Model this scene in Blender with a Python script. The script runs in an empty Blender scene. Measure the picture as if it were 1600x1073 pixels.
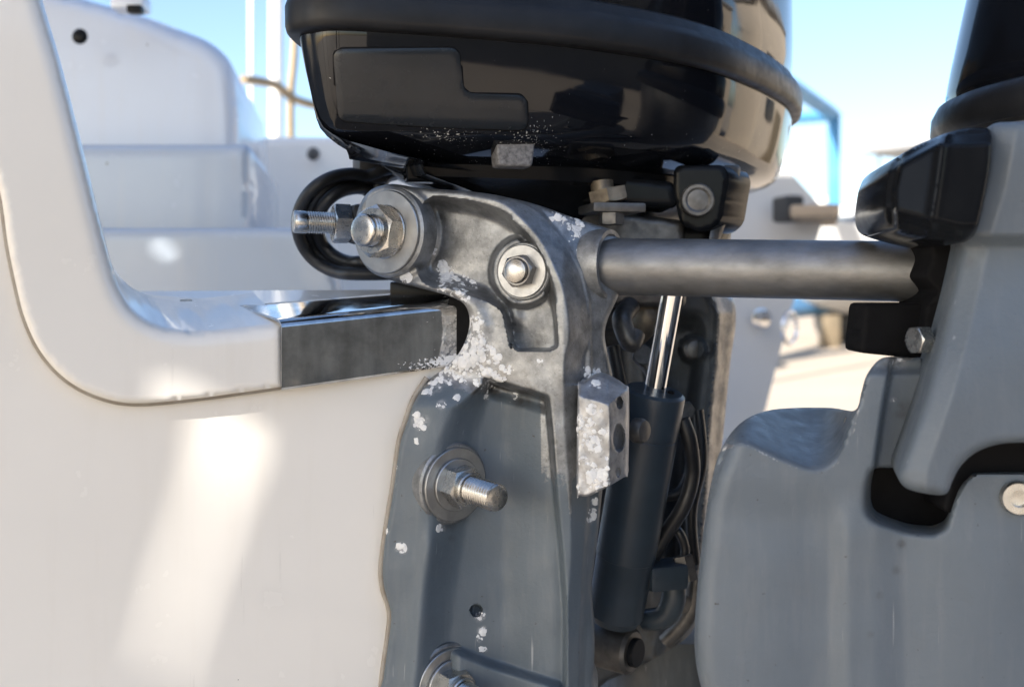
import bpy, bmesh, math, random
import numpy as np
from mathutils import Vector, Matrix, geometry
from mathutils.bvhtree import BVHTree

random.seed(4); np.random.seed(4)
SC = bpy.context.scene
COL = SC.collection
R = math.radians

# ------------------------------------------------------------------ camera
F, CX, HY, CZ = 1556.0, 800.0, 440.0, 1.55      # focal length and horizon in photo pixels, eye height (m)
cam = bpy.data.cameras.new('camera'); cam_o = bpy.data.objects.new('camera', cam); COL.objects.link(cam_o)
cam.sensor_width = 36.0; cam.lens = 36.0 * F / 1600.0
cam.shift_y = -(536.5 - HY) / 1600.0
cam.clip_start = 0.02; cam.clip_end = 2000
cam_o.location = (0, 0, CZ); cam_o.rotation_euler = (R(90), 0, 0)
cam.dof.use_dof = True; cam.dof.focus_distance = 0.765; cam.dof.aperture_fstop = 5.0
SC.camera = cam_o
# ------------------------------------------------------------------ light
SUN = Vector((-0.55, -0.67, 0.50)).normalized()
w = bpy.data.worlds.new('World'); SC.world = w; w.use_nodes = True
nt = w.node_tree; bg = nt.nodes['Background']; sky = nt.nodes.new('ShaderNodeTexSky')
sky.sky_type = 'NISHITA'; sky.sun_disc = False
sky.sun_elevation = math.asin(SUN.z); sky.sun_rotation = math.atan2(SUN.x, SUN.y)
sky.air_density = 1.0; sky.dust_density = 1.6; sky.ozone_density = 2.5
nt.links.new(sky.outputs[0], bg.inputs[0]); bg.inputs[1].default_value = 0.078
sl = bpy.data.lights.new('sun', 'SUN'); so = bpy.data.objects.new('sun', sl); COL.objects.link(so)
sl.energy = 4.9; sl.angle = R(0.30); sl.color = (1.0, 0.945, 0.86)
so.rotation_euler = SUN.to_track_quat('Z', 'Y').to_euler(); so.location = SUN * 20
SC.view_settings.view_transform = 'Standard'; SC.view_settings.look = 'None'
SC.view_settings.exposure = 2.0; SC.view_settings.gamma = 1.0
SC.render.engine = 'CYCLES'
SC.cycles.use_denoising = True
try: SC.cycles.denoiser = 'OPENIMAGEDENOISE'
except Exception: pass
SC.cycles.max_bounces = 8

# ------------------------------------------------------------------ materials
def C4(c): return (c[0], c[1], c[2], 1.0)
class Mat:
    """small wrapper: procedural principled material"""
    def __init__(s, name):
        s.m = bpy.data.materials.new(name); s.m.use_nodes = True
        s.t = s.m.node_tree; s.b = s.t.nodes['Principled BSDF']; s.co = s.n('ShaderNodeTexCoord').outputs['Object']
    def n(s, k, **kw):
        x = s.t.nodes.new(k)
        for a, v in kw.items(): setattr(x, a, v)
        return x
    def l(s, a, b): s.t.links.new(a, b)
    def noise(s, scale, detail=4, rough=.55, vec=None):
        x = s.n('ShaderNodeTexNoise'); x.inputs['Scale'].default_value = scale
        x.inputs['Detail'].default_value = detail; x.inputs['Roughness'].default_value = rough
        s.l(vec or s.co, x.inputs['Vector']); return x.outputs['Fac']
    def ramp(s, fac, stops):
        x = s.n('ShaderNodeValToRGB'); e = x.color_ramp.elements
        while len(e) < len(stops): e.new(.5)
        for i, (p, c) in enumerate(stops):
            e[i].position = p; e[i].color = C4(c if hasattr(c, '__len__') else (c, c, c))
        s.l(fac, x.inputs[0]); return x.outputs[0]
    def mix(s, fac, a, b, mode='MIX'):
        x = s.n('ShaderNodeMix', data_type='RGBA', blend_type=mode)
        for v, i in ((fac, 0), (a, 6), (b, 7)):
            if isinstance(v, (int, float)): x.inputs[i].default_value = v
            elif isinstance(v, tuple): x.inputs[i].default_value = C4(v)
            else: s.l(v, x.inputs[i])
        return x.outputs[2]
    def math(s, op, a, b=0.0, c=0.0, clamp=False):
        x = s.n('ShaderNodeMath', operation=op, use_clamp=clamp)
        for i, v in enumerate((a, b, c)):
            if isinstance(v, (int, float)): x.inputs[i].default_value = v
            else: s.l(v, x.inputs[i])
        return x.outputs[0]
    def bump(s, h, strength=.2, dist=.001, prev=None):
        x = s.n('ShaderNodeBump'); x.inputs['Strength'].default_value = strength; x.inputs['Distance'].default_value = dist
        s.l(h, x.inputs['Height'])
        if prev: s.l(prev, x.inputs['Normal'])
        return x.outputs[0]
    def stretch(s, sc):
        x = s.n('ShaderNodeMapping'); x.inputs['Scale'].default_value = sc; s.l(s.co, x.inputs[0]); return x.outputs[0]
    def set(s, **kw):
        for k, v in kw.items():
            i = s.b.inputs[k.replace('_', ' ')]
            if isinstance(v, tuple): i.default_value = C4(v)
            elif isinstance(v, (int, float)): i.default_value = v
            else: s.l(v, i)
        return s
    def attr(s, name): return s.n('ShaderNodeAttribute', attribute_name=name).outputs['Fac']

def surf_mat(name, c1, c2, scale=30, rough=(.35, .5), metal=0.0, bump=.1, bscale=400, coat=0.0, stretch=None, spec=.5, bdist=.0006):
    m = Mat(name); v = m.stretch(stretch) if stretch else None
    nz = m.noise(scale, 6, .6, v)
    m.set(Base_Color=m.mix(m.ramp(nz, [(.3, 0), (.7, 1)]), c1, c2), Metallic=metal,
          Roughness=m.ramp(m.noise(scale * 2.3, 5, .6, v), [(.3, rough[0]), (.7, rough[1])]))
    m.b.inputs['Specular IOR Level'].default_value = spec
    if coat: m.set(Coat_Weight=coat, Coat_Roughness=.06)
    if bump: m.set(Normal=m.bump(m.noise(bscale, 4), bump, bdist))
    return m.m

M = {}
def gelcoat(name, c1, c2):
    m = Mat(name)
    a = m.ramp(m.noise(5, 5), [(.3, 0), (.75, 1)])
    col = m.mix(a, c1, c2)
    streak = m.ramp(m.noise(9, 5, .6, m.stretch((6, 6, .5))), [(.55, 0), (.85, 1)])
    col = m.mix(m.math('MULTIPLY', streak, .16), col, (.62, .55, .45))
    # tiny dark chips
    vo = m.n('ShaderNodeTexVoronoi'); vo.inputs['Scale'].default_value = 26; m.l(m.stretch((1, 1, .8)), vo.inputs['Vector'])
    chip = m.math('LESS_THAN', m.math('ADD', vo.outputs['Distance'], m.math('MULTIPLY', m.noise(160, 3), .14)), .105)
    chip = m.math('MULTIPLY', chip, m.math('GREATER_THAN', m.noise(11, 2), .56))
    col = m.mix(chip, col, (.16, .15, .13))
    mp = m.n('ShaderNodeMapping'); mp.inputs['Rotation'].default_value = (0, .5, 0); mp.inputs['Scale'].default_value = (260, 260, 9); m.l(m.co, mp.inputs[0])
    scr = m.math('MULTIPLY', m.ramp(m.noise(1, 2, .5, mp.outputs[0]), [(.70, 0), (.74, 1)]), m.ramp(m.noise(16, 3), [(.52, 0), (.66, 1)]))
    col = m.mix(m.math('MULTIPLY', scr, .35), col, (.42, .39, .35))
    m.set(Base_Color=col, Roughness=m.math('ADD', m.ramp(m.noise(40, 4), [(.3, .16), (.7, .28)]), m.math('MULTIPLY', scr, .2)), Coat_Weight=.5, Coat_Roughness=.06)
    m.set(Normal=m.bump(m.noise(14, 2), .05, .002))
    return m.m
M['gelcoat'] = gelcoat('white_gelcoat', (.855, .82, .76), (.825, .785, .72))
M['gel_shade'] = gelcoat('white_gelcoat_shade_tint', (.61, .65, .71), (.585, .625, .69))  # white gelcoat with the cockpit's blue shade put into the colour

M['gel_deep_shade'] = gelcoat('gelcoat_deep_shade_tint', (.43, .49, .57), (.41, .47, .55))  # darker copy of the cockpit gelcoat: deeper shade painted into the lower mouldings
def steel_cap():
    m = Mat('stained_stainless_sheet')
    dirt = m.ramp(m.noise(34, 8, .65), [(.38, 0), (.68, 1)])
    st = m.ramp(m.noise(20, 6, .6, m.stretch((3, 3, .35))), [(.45, 0), (.8, 1)])
    col = m.mix(dirt, (.80, .80, .80), (.44, .44, .445))
    col = m.mix(m.math('MULTIPLY', st, .5), col, (.12, .115, .11))
    cr = m.attr('crust')
    sp = m.math('GREATER_THAN', m.math('ADD', m.noise(420, 5, .6), m.math('MULTIPLY', cr, .45)), .80)
    col = m.mix(sp, col, (.74, .74, .74))
    m.set(Base_Color=col, Metallic=m.math('SUBTRACT', 1.0, sp), Roughness=m.math('ADD', m.ramp(m.noise(45, 7, .65), [(.35, .03), (.7, .11)]), m.math('MULTIPLY', sp, .5)))
    m.set(Normal=m.bump(m.noise(12, 3), .06, .002))
    return m.m
M['steelcap'] = steel_cap()

def casting(name, paint_c, bare1, bare2):
    """weathered cast aluminium: attributes paint (0 bare, 1 painted), crust (salt corrosion density), grime"""
    m = Mat(name)
    pa, cr, gr = m.attr('paint'), m.attr('crust'), m.attr('grime')
    n1 = m.noise(60, 8, .62); n2 = m.noise(330, 6, .65); n3 = m.noise(17, 5)
    bare = m.mix(m.ramp(n1, [(.3, 0), (.7, 1)]), bare1, bare2)
    pits = m.ramp(n2, [(.30, 1), (.42, 0)])
    bare = m.mix(m.math('MULTIPLY', pits, .55), bare, (.10, .10, .10))
    spk = m.ramp(m.noise(600, 3), [(.62, 0), (.75, 1)])
    bare = m.mix(m.math('MULTIPLY', spk, .35), bare, (.6, .6, .6))
    stain = m.ramp(m.noise(36, 7, .7), [(.50, 0), (.66, 1)])
    bare = m.mix(m.math('MULTIPLY', stain, .42), bare, (.09, .094, .10))
    pnt = m.mix(m.ramp(n3, [(.3, 0), (.7, 1)]), paint_c, tuple(x * .86 for x in paint_c))
    run = m.ramp(m.noise(24, 6, .6, m.stretch((5, 5, .6))), [(.5, 0), (.8, 1)])
    pnt = m.mix(m.math('MULTIPLY', run, .13), pnt, (.30, .30, .30))
    scm = m.n('ShaderNodeMapping'); scm.inputs['Rotation'].default_value = (0, .9, 0); scm.inputs['Scale'].default_value = (300, 300, 14); m.l(m.co, scm.inputs[0])
    scr = m.math('MULTIPLY', m.ramp(m.noise(1, 2, .5, scm.outputs[0]), [(.69, 0), (.73, 1)]), m.ramp(m.noise(22, 3), [(.50, 0), (.62, 1)]))
    pnt = m.mix(m.math('MULTIPLY', scr, .5), pnt, (.42, .43, .44))
    nick = m.ramp(m.noise(150, 7, .6), [(.70, 0), (.72, 1)])
    pnt = m.mix(nick, pnt, (.06, .06, .06))
    pm = m.ramp(m.math('ADD', pa, m.math('MULTIPLY', m.math('SUBTRACT', m.noise(75, 7, .7), .5), .9)), [(.46, 0), (.54, 1)])
    base = m.mix(pm, bare, pnt)
    base = m.mix(m.math('MULTIPLY', m.math('MULTIPLY', gr, m.ramp(m.noise(90, 6, .65), [(.35, 0), (.6, 1)])), .85), base, (.035, .03, .027))
    # flaky salt blooms: clustered round cells
    wv = m.n('ShaderNodeTexNoise'); wv.inputs['Scale'].default_value = 500; m.l(m.co, wv.inputs['Vector'])
    wm = m.n('ShaderNodeVectorMath', operation='MULTIPLY_ADD'); m.l(wv.outputs['Color'], wm.inputs[0]); wm.inputs[1].default_value = (.0028,) * 3; m.l(m.co, wm.inputs[2])
    v1 = m.n('ShaderNodeTexVoronoi'); v1.inputs['Scale'].default_value = 115; m.l(wm.outputs[0], v1.inputs['Vector'])
    v2 = m.n('ShaderNodeTexVoronoi'); v2.inputs['Scale'].default_value = 300; m.l(wm.outputs[0], v2.inputs['Vector'])
    def cells(v, th, off):
        sx = m.n('ShaderNodeSeparateColor'); m.l(v.outputs['Color'], sx.inputs[0])
        on = m.math('GREATER_THAN', m.math('ADD', cr, m.math('MULTIPLY', m.math('SUBTRACT', sx.outputs[0], .5), off)), .5)
        return m.math('MULTIPLY', m.math('LESS_THAN', v.outputs['Distance'], th), on)
    crust = m.math('MAXIMUM', cells(v2, .46, .62), cells(v1, .50, .50))
    powder = m.math('MULTIPLY', m.math('MULTIPLY', cr, m.ramp(m.noise(190, 7, .7), [(.42, 0), (.62, 1)])), .8, 0, True)
    base = m.mix(powder, base, (.58, .58, .59))
    cc = m.mix(m.ramp(m.noise(260, 5), [(.3, 0), (.7, 1)]), (.56, .57, .59), (.80, .80, .80))
    col = m.mix(crust, base, cc)
    notmet = m.math('MAXIMUM', pm, crust)
    m.set(Base_Color=col, Metallic=m.math('MULTIPLY', m.math('SUBTRACT', 1.0, notmet), .75))
    rb = m.ramp(m.noise(80, 5), [(.3, .36), (.7, .56)])
    m.set(Roughness=m.math('MAXIMUM', rb, m.math('MULTIPLY', crust, .95)))
    h = m.math('ADD', m.math('MULTIPLY', n2, .5), m.math('MULTIPLY', n1, .8))
    b1 = m.bump(h, .45, .0013)
    m.set(Normal=m.bump(m.math('MULTIPLY', crust, m.math('ADD', .6, m.noise(700, 3))), .9, .0009, b1))
    return m.m
M['casting'] = casting('weathered_grey_casting', (.108, .136, .163), (.37, .382, .395), (.15, .157, .165))
M['anode'] = casting('corroded_zinc', (.155, .18, .20), (.52, .53, .55), (.27, .275, .29))
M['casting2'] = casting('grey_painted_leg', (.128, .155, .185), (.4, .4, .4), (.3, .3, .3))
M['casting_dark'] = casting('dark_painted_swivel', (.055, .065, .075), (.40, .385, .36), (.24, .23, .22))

def black_gloss():
    m = Mat('black_gloss_paint')
    nz = m.noise(500, 3); at = m.attr('crust')
    dust = m.math('GREATER_THAN', m.math('ADD', nz, m.math('MULTIPLY', at, .3)), .765)
    sm = m.ramp(m.noise(16, 6, .6), [(.35, 0), (.75, 1)])
    m.set(Base_Color=m.mix(dust, (.006, .007, .010), (.5, .5, .48)),
          Roughness=m.math('ADD', m.math('MULTIPLY', sm, .07), m.math('ADD', .035, m.math('MULTIPLY', dust, .6))),
          Normal=m.bump(m.noise(26, 2), .045, .003))
    m.b.inputs['Specular IOR Level'].default_value = .45
    return m.m
M['black'] = black_gloss()
M['panel'] = surf_mat('satin_black_panel', (.012, .015, .019), (.016, .019, .024), 40, (.20, .30), 0, .05, 900, spec=.4)
M['rubber'] = surf_mat('black_rubber', (.010, .0105, .012), (.018, .0185, .021), 35, (.34, .5), 0, .12, 500, spec=.3)
M['hose'] = surf_mat('black_hose', (.010, .011, .013), (.020, .021, .024), 35, (.35, .5), 0, .06, 300)
M['plastic'] = surf_mat('black_plastic', (.006, .007, .009), (.011, .012, .014), 25, (.12, .24), 0, .05, 500, spec=.10)
M['matte_black'] = surf_mat('matte_black', (.004, .004, .005), (.007, .007, .008), 25, (.6, .8), 0, 0, spec=.12)
M['stainless'] = surf_mat('worn_stainless', (.58, .57, .55), (.38, .37, .35), 70, (.20, .36), 1.0, .10, 700)
M['washer'] = surf_mat('dull_stainless_washer', (.45, .455, .46), (.30, .305, .31), 55, (.34, .50), 1.0, .12, 800)
M['dark_nut'] = surf_mat('dark_steel_nut', (.20, .20, .205), (.12, .12, .125), 80, (.28, .42), 1.0, .1, 700)
M['tube'] = surf_mat('grey_steel_tube', (.30, .30, .30), (.175, .175, .175), 42, (.34, .56), .8, .22, 420, stretch=(.6, 1.3, 1.3))
M['chrome'] = surf_mat('chrome_rod', (.82, .82, .83), (.74, .74, .75), 10, (.05, .09), 1.0, 0)
M['ram'] = surf_mat('dark_blue_grey_cylinder_paint', (.036, .052, .070), (.026, .037, .050), 30, (.30, .44), 0, .08, 400)
M['bronze'] = surf_mat('dirty_alloy', (.33, .28, .21), (.12, .10, .08), 60, (.40, .6), .6, .3, 300)
M['grime_metal'] = surf_mat('greasy_grey_metal', (.17, .165, .16), (.07, .068, .066), 70, (.35, .55), .7, .25, 350)
M['seal'] = surf_mat('brown_sealant', (.26, .225, .185), (.36, .33, .29), 80, (.5, .7), 0, .1, 500)
M['salt'] = surf_mat('chalky_salt', (.66, .67, .68), (.80, .80, .79), 300, (.8, .95), 0, .6, 900, spec=.2)
M['plug'] = surf_mat('salt_caked_plug', (.07, .07, .075), (.24, .24, .25), 320, (.6, .8), 0, .5, 600)
def ground_mat():
    m = Mat('pale_sandy_yard')
    n = m.noise(.35, 6, .6); g = m.noise(9, 5, .7)
    c = m.mix(m.ramp(n, [(.35, 0), (.7, 1)]), (.37, .305, .235), (.30, .25, .195))
    c = m.mix(m.ramp(g, [(.4, 0), (.8, .6)]), c, (.24, .20, .16))
    m.set(Base_Color=c, Roughness=.9, Normal=m.bump(m.noise(25, 6), .5, .02)); return m.m
M['ground'] = ground_mat()
M['blue'] = surf_mat('faded_blue_steel', (.045, .17, .33), (.065, .22, .40), 1.2, (.4, .6), 0, .05, 30)
M['white_far'] = surf_mat('white_boat_paint', (.52, .515, .50), (.46, .45, .43), .8, (.25, .4), 0, 0)
M['glass_far'] = surf_mat('tinted_window', (.02, .025, .03), (.03, .035, .04), .8, (.08, .12), 0, 0)
M['tan'] = surf_mat('teak_platform', (.42, .31, .20), (.33, .25, .17), 3, (.5, .7), 0, 0)
M['tyre'] = surf_mat('tyre_rubber', (.02, .02, .02), (.035, .034, .032), 3, (.7, .85), 0, 0)
M['shed'] = surf_mat('tan_shed_cladding', (.40, .34, .27), (.33, .285, .235), 1.0, (.6, .8), 0, .3, 12)
M['workshop'] = surf_mat('dark_block_cladding', (.15, .155, .15), (.11, .115, .112), 1.0, (.5, .7), 0, .3, 12)  # for the unseen block added to give dark reflections
M['canopy'] = surf_mat('pale_shade_canopy_sheet', (.64, .66, .69), (.58, .60, .63), 1.0, (.5, .7), 0, 0)  # for the added shade canopy, kept pale to bounce fill light
M['roof'] = surf_mat('grey_sheet_roof', (.30, .30, .30), (.22, .22, .22), 1.5, (.4, .6), .3, 0)
M['foliage'] = surf_mat('olive_foliage', (.07, .10, .025), (.11, .13, .04), .8, (.6, .8), 0, 0)
M['bark'] = surf_mat('grey_bark', (.13, .10, .075), (.09, .07, .05), 3, (.8, .9), 0, 0)
M['rail'] = surf_mat('dull_brown_rail', (.22, .17, .11), (.16, .13, .09), 8, (.35, .5), .5, 0)

# ------------------------------------------------------------------ helpers
def P(px, py, Y): return Vector(((px - CX) * Y / F, Y, CZ + (HY - py) * Y / F))
def PX(px, Y): return (px - CX) * Y / F
def PZ(py, Y): return CZ + (HY - py) * Y / F

def link(name, verts, faces, mat, parent=None, smooth=True, sharp=40, attrs=None, label=None):
    me = bpy.data.meshes.new(name); me.from_pydata([tuple(v) for v in verts], [], faces)
    if mat: me.materials.append(M[mat])
    if smooth:
        me.polygons.foreach_set('use_smooth', [True] * len(me.polygons))
    me.validate(); me.update()
    for k, a in (attrs or {}).items():
        at = me.attributes.new(k, 'FLOAT', 'POINT'); at.data.foreach_set('value', np.asarray(a, dtype=np.float32))
    bm = bmesh.new(); bm.from_mesh(me); bmesh.ops.recalc_face_normals(bm, faces=bm.faces); bm.to_mesh(me); bm.free()
    if smooth: me.set_sharp_from_angle(angle=R(sharp))
    o = bpy.data.objects.new(name, me); COL.objects.link(o)
    if parent is not None:
        o.parent = parent
        o.matrix_parent_inverse = Matrix.Identity(4)
        if parent.type == 'EMPTY': o.location = -Vector(parent.location)
    if label: o['label'] = label
    return o
def thing(name, label, cat, loc, group=None):
    o = bpy.data.objects.new(name, None); COL.objects.link(o); o.location = loc; o.empty_display_size = .05
    o['label'] = label; o['category'] = cat
    if group: o['group'] = group
    return o
def tag(o, label, cat, group=None):
    o['label'] = label; o['category'] = cat
    if group: o['group'] = group
    return o
def structure(o): o['kind'] = 'structure'; return o

def spline(pts, n=6, closed=True):
    p = np.array(pts, float); N = len(p); out = []
    rng = range(N) if closed else range(N - 1)
    for i in rng:
        if closed: a, b, c, d = p[(i - 1) % N], p[i], p[(i + 1) % N], p[(i + 2) % N]
        else: a, b, c, d = p[max(i - 1, 0)], p[i], p[i + 1], p[min(i + 2, N - 1)]
        for k in range(n):
            t = k / n
            out.append(.5 * ((2 * b) + (c - a) * t + (2 * a - 5 * b + 4 * c - d) * t * t + (3 * b - a - 3 * c + d) * t ** 3))
    if not closed: out.append(p[-1])
    return np.array(out)
def resample(p, step, closed=True):
    q = np.vstack([p, p[:1]]) if closed else p
    s = np.r_[0, np.cumsum(np.linalg.norm(np.diff(q, axis=0), axis=1))]
    n = max(int(s[-1] / step), 4); t = np.linspace(0, s[-1], n + 1)
    if closed: t = t[:-1]
    return np.stack([np.interp(t, s, q[:, k]) for k in range(q.shape[1])], 1)
def dist(x, y, poly, closed=True):
    p = np.array(poly, float); q = np.roll(p, -1, 0) if closed else p[1:]; p = p if closed else p[:-1]
    best = np.full(x.shape, 1e9)
    for (ax, ay), (bx, by) in zip(p, q):
        dx, dy = bx - ax, by - ay; L = dx * dx + dy * dy + 1e-12
        t = np.clip(((x - ax) * dx + (y - ay) * dy) / L, 0, 1)
        best = np.minimum(best, np.hypot(x - ax - t * dx, y - ay - t * dy))
    return best
def inside(x, y, poly):
    p = np.array(poly, float); q = np.roll(p, -1, 0); r = np.zeros(x.shape, bool)
    for (ax, ay), (bx, by) in zip(p, q):
        c = ((ay > y) != (by > y))
        with np.errstate(divide='ignore', invalid='ignore'):
            r ^= c & (x < (bx - ax) * (y - ay) / (by - ay + 1e-12) + ax)
    return r
def sd(x, y, poly): return np.where(inside(x, y, poly), 1, -1) * dist(x, y, poly)
def ss(a, b, x):
    t = np.clip((x - a) / (b - a), 0, 1); return t * t * (3 - 2 * t)
def interp_x(y, pts):     # x of a polyline given by increasing y
    p = np.array(pts, float); return np.interp(y, p[:, 1], p[:, 0])
def interp_y(x, pts):
    p = np.array(pts, float); return np.interp(x, p[:, 0], p[:, 1])
def blobs(x, y, bl):
    r = np.zeros(x.shape)
    for cx, cy, rad, s in bl: r = np.maximum(r, s * (1 - ss(.35 * rad, 1.25 * rad, np.hypot(x - cx, y - cy))))
    return r

def relief(name, origin, N, outline, hf, back, step, mat, parent, rnd=6, smooth_n=6, attrs=None, extra=(), label=None, sharp=50, flat=False):
    """A solid casting: a closed outline filled with a fine mesh whose front stands at height hf (metres) over a plane
    through origin with normal N; edges rounded; sides run back along the vector `back`."""
    N = np.array(N, float); N /= np.linalg.norm(N); O = np.array(P(*origin)); O[2] -= CZ
    ol = spline(outline, smooth_n) if smooth_n else np.array(outline, float)
    ol = resample(ol, step); n = len(ol)
    x0, y0 = ol.min(0); x1, y1 = ol.max(0)
    gx, gy = np.meshgrid(np.arange(x0, x1, step), np.arange(y0, y1, step * .87)); gx = gx + (np.arange(gx.shape[0]) % 2)[:, None] * step * .5
    gx, gy = gx.ravel(), gy.ravel(); d = sd(gx, gy, ol); k = d > step * .6
    pts = np.vstack([ol, np.stack([gx[k], gy[k]], 1)])
    if len(extra): pts = np.vstack([pts, np.array(extra, float)])
    v2, e, f, *_ = geometry.delaunay_2d_cdt([Vector(p) for p in pts], [(i, (i + 1) % n) for i in range(n)], [list(range(n))], 1, 1e-4)
    v2 = np.array([tuple(v) for v in v2]); x, y = v2[:, 0], v2[:, 1]
    def depth(x, y, h):
        r = np.stack([(x - CX) / F, np.ones_like(x), (HY - y) / F], 1)
        t = (O @ N + h) / (r @ N); p = r * t[:, None]; p[:, 2] += CZ; return p
    kpm = origin[2] / F
    dd = dist(x, y, ol); q = np.minimum(dd, rnd)
    h = hf(x, y) - kpm * (rnd - np.sqrt(np.maximum(rnd ** 2 - (rnd - q) ** 2, 0))) if rnd else hf(x, y)
    p3 = depth(x, y, h); nv = len(p3)
    fs = [tuple(t) for t in f]
    cnt = {}
    for t in fs:
        for i in range(len(t)):
            a, b = t[i], t[(i + 1) % len(t)]
            cnt[(a, b)] = 1
    be = [(a, b) for (a, b) in cnt if (b, a) not in cnt]
    bi = sorted({a for e_ in be for a in e_}); mp = {a: nv + i for i, a in enumerate(bi)}
    bk = p3[bi] + np.array(back, float)
    if flat: bk[:, 1] = p3[:, 1].max() + back[1]
    verts = np.vstack([p3, bk])
    for a, b in be: fs.append((b, a, mp[a], mp[b]))
    nx = dict(be); loop = [be[0][0]]
    while nx.get(loop[-1]) is not None and nx[loop[-1]] != loop[0] and len(loop) <= len(be): loop.append(nx[loop[-1]])
    fs.append(tuple(mp[a] for a in reversed(loop)))
    at = {}
    for kx, fn in (attrs or {}).items():
        v = fn(x, y); at[kx] = np.r_[v, v[bi]]
    o = link(name, verts, fs, mat, parent, True, sharp, at, label)
    def surf(px, py):
        X, Yv = np.array([float(px)]), np.array([float(py)])
        return Vector(depth(X, Yv, hf(X, Yv))[0])
    return o, surf

def basis(axis):
    a = Vector(axis).normalized(); u = Vector((0, 0, 1)).cross(a)
    if u.length < 1e-3: u = Vector((1, 0, 0))
    u.normalize(); return a, u, a.cross(u)
def lathe(name, prof, base, axis, mat, parent=None, seg=48, sharp=30, label=None, squash=None):
    """prof: (radius, distance along axis); closed at radius 0 ends"""
    a, u, v = basis(axis); base = Vector(base); vs, fs = [], []
    for r, t in prof:
        for i in range(seg):
            th = 2 * math.pi * i / seg; vs.append(base + a * t + (u * math.cos(th) + v * math.sin(th)) * max(r, 1e-6))
    for j in range(len(prof) - 1):
        for i in range(seg):
            k = (i + 1) % seg; fs.append((j * seg + i, j * seg + k, (j + 1) * seg + k, (j + 1) * seg + i))
    fs.append(tuple(range(seg))); fs.append(tuple((len(prof) - 1) * seg + i for i in range(seg)))
    return link(name, vs, fs, mat, parent, True, sharp, None, label)
def ring_prof(ro, ri, t, b=.0006):      # washer profile (outer, hole, thickness) starting on the inner wall
    return [(ri, 0), (ro - b, 0), (ro, b), (ro, t - b), (ro - b, t), (ri + b, t), (ri, t - b)]
def washer(base, axis, ro, ri, t, mat, parent, seg=64, name='washer'):
    pr = ring_prof(ro, ri, t); a, u, v = basis(axis); base = Vector(base); vs, fs = [], []; n = len(pr)
    for r, tt in pr:
        for i in range(seg):
            th = 2 * math.pi * i / seg; vs.append(base + a * tt + (u * math.cos(th) + v * math.sin(th)) * r)
    for j in range(n):
        for i in range(seg):
            k = (i + 1) % seg; j2 = (j + 1) % n
            fs.append((j * seg + i, j * seg + k, j2 * seg + k, j2 * seg + i))
    return link(name, vs, fs, mat, parent, True, 30)
def hexnut(base, axis, Rc, t, mat, parent, hole=None, rot=0.0, name='nut', dome=False, flat_bottom=True, seg=72):
    """hexagon of corner radius Rc with coned chamfer; optional hole"""
    a, u, v = basis(axis); base = Vector(base); ap = Rc * math.cos(R(30)); rc = ap * .97
    rings = []
    def ring(rf, zf):
        L = []
        for i in range(seg):
            th = 2 * math.pi * i / seg; ph = (th % R(60)) - R(30); rh = ap / math.cos(ph)
            r, z = rf(rh), zf(rh); L.append(base + a * z + (u * math.cos(th + rot) + v * math.sin(th + rot)) * r)
        rings.append(L)
    ch = lambda rh: max(rh - rc, 0) * .55
    if hole: ring(lambda q: hole, lambda q: 0)
    ring(lambda q: rc, lambda q: 0)
    ring(lambda q: q, lambda q: ch(q) if not flat_bottom else 0)
    ring(lambda q: q, lambda q: t - ch(q))
    ring(lambda q: rc, lambda q: t)
    if hole: ring(lambda q: hole * 1.08, lambda q: t); ring(lambda q: hole, lambda q: t - .001)
    elif dome:
        for f_, z_ in ((.9, .12), (.7, .24), (.4, .33), (.1, .36)): ring(lambda q, f_=f_: rc * f_, lambda q, z_=z_: t + rc * z_ * .5)
    vs = [p for L in rings for p in L]; fs = []
    nr = len(rings)
    for j in range(nr if hole else nr - 1):
        for i in range(seg):
            k = (i + 1) % seg; j2 = (j + 1) % nr; fs.append((j * seg + i, j * seg + k, j2 * seg + k, j2 * seg + i))
    if not hole: fs.append(tuple(range(seg))); fs.append(tuple((nr - 1) * seg + i for i in range(seg)))
    return link(name, vs, fs, mat, parent, True, 24)
def stud(base, axis, r, L, pitch, mat, parent, plain=0.0, name='threaded_stud', seg=40):
    """threaded rod with a real helix and a chamfered end; `plain` metres at the tip are unthreaded"""
    a, u, v = basis(axis); base = Vector(base); sub = 6; n = int((L - plain) / pitch * sub); vs, fs = [], []
    rows = [(i * pitch / sub, True) for i in range(n + 1)]
    if plain: rows += [(n * pitch / sub + plain * q, False) for q in (.1, .5, .9)]
    depth = pitch * .62
    for t, thr in rows:
        for i in range(seg):
            th = 2 * math.pi * i / seg
            if thr:
                ph = (t / pitch - i / seg) % 1.0; rr = r - depth * abs(2 * ph - 1) ** .8
                rr = min(rr, r - .2 * depth)
            else: rr = r * .985
            vs.append(base + a * t + (u * math.cos(th) + v * math.sin(th)) * rr)
    e = rows[-1][0]
    for f_, dz in ((.90, .35), (.80, .5), (.4, .52)):
        for i in range(seg):
            th = 2 * math.pi * i / seg; vs.append(base + a * (e + pitch * dz) + (u * math.cos(th) + v * math.sin(th)) * r * f_)
    m_ = len(rows) + 3
    for j in range(m_ - 1):
        for i in range(seg):
            k = (i + 1) % seg; fs.append((j * seg + i, j * seg + k, (j + 1) * seg + k, (j + 1) * seg + i))
    fs.append(tuple((m_ - 1) * seg + i for i in range(seg))); fs.append(tuple(range(seg)))
    return link(name, vs, fs, mat, parent, True, 50)
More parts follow.
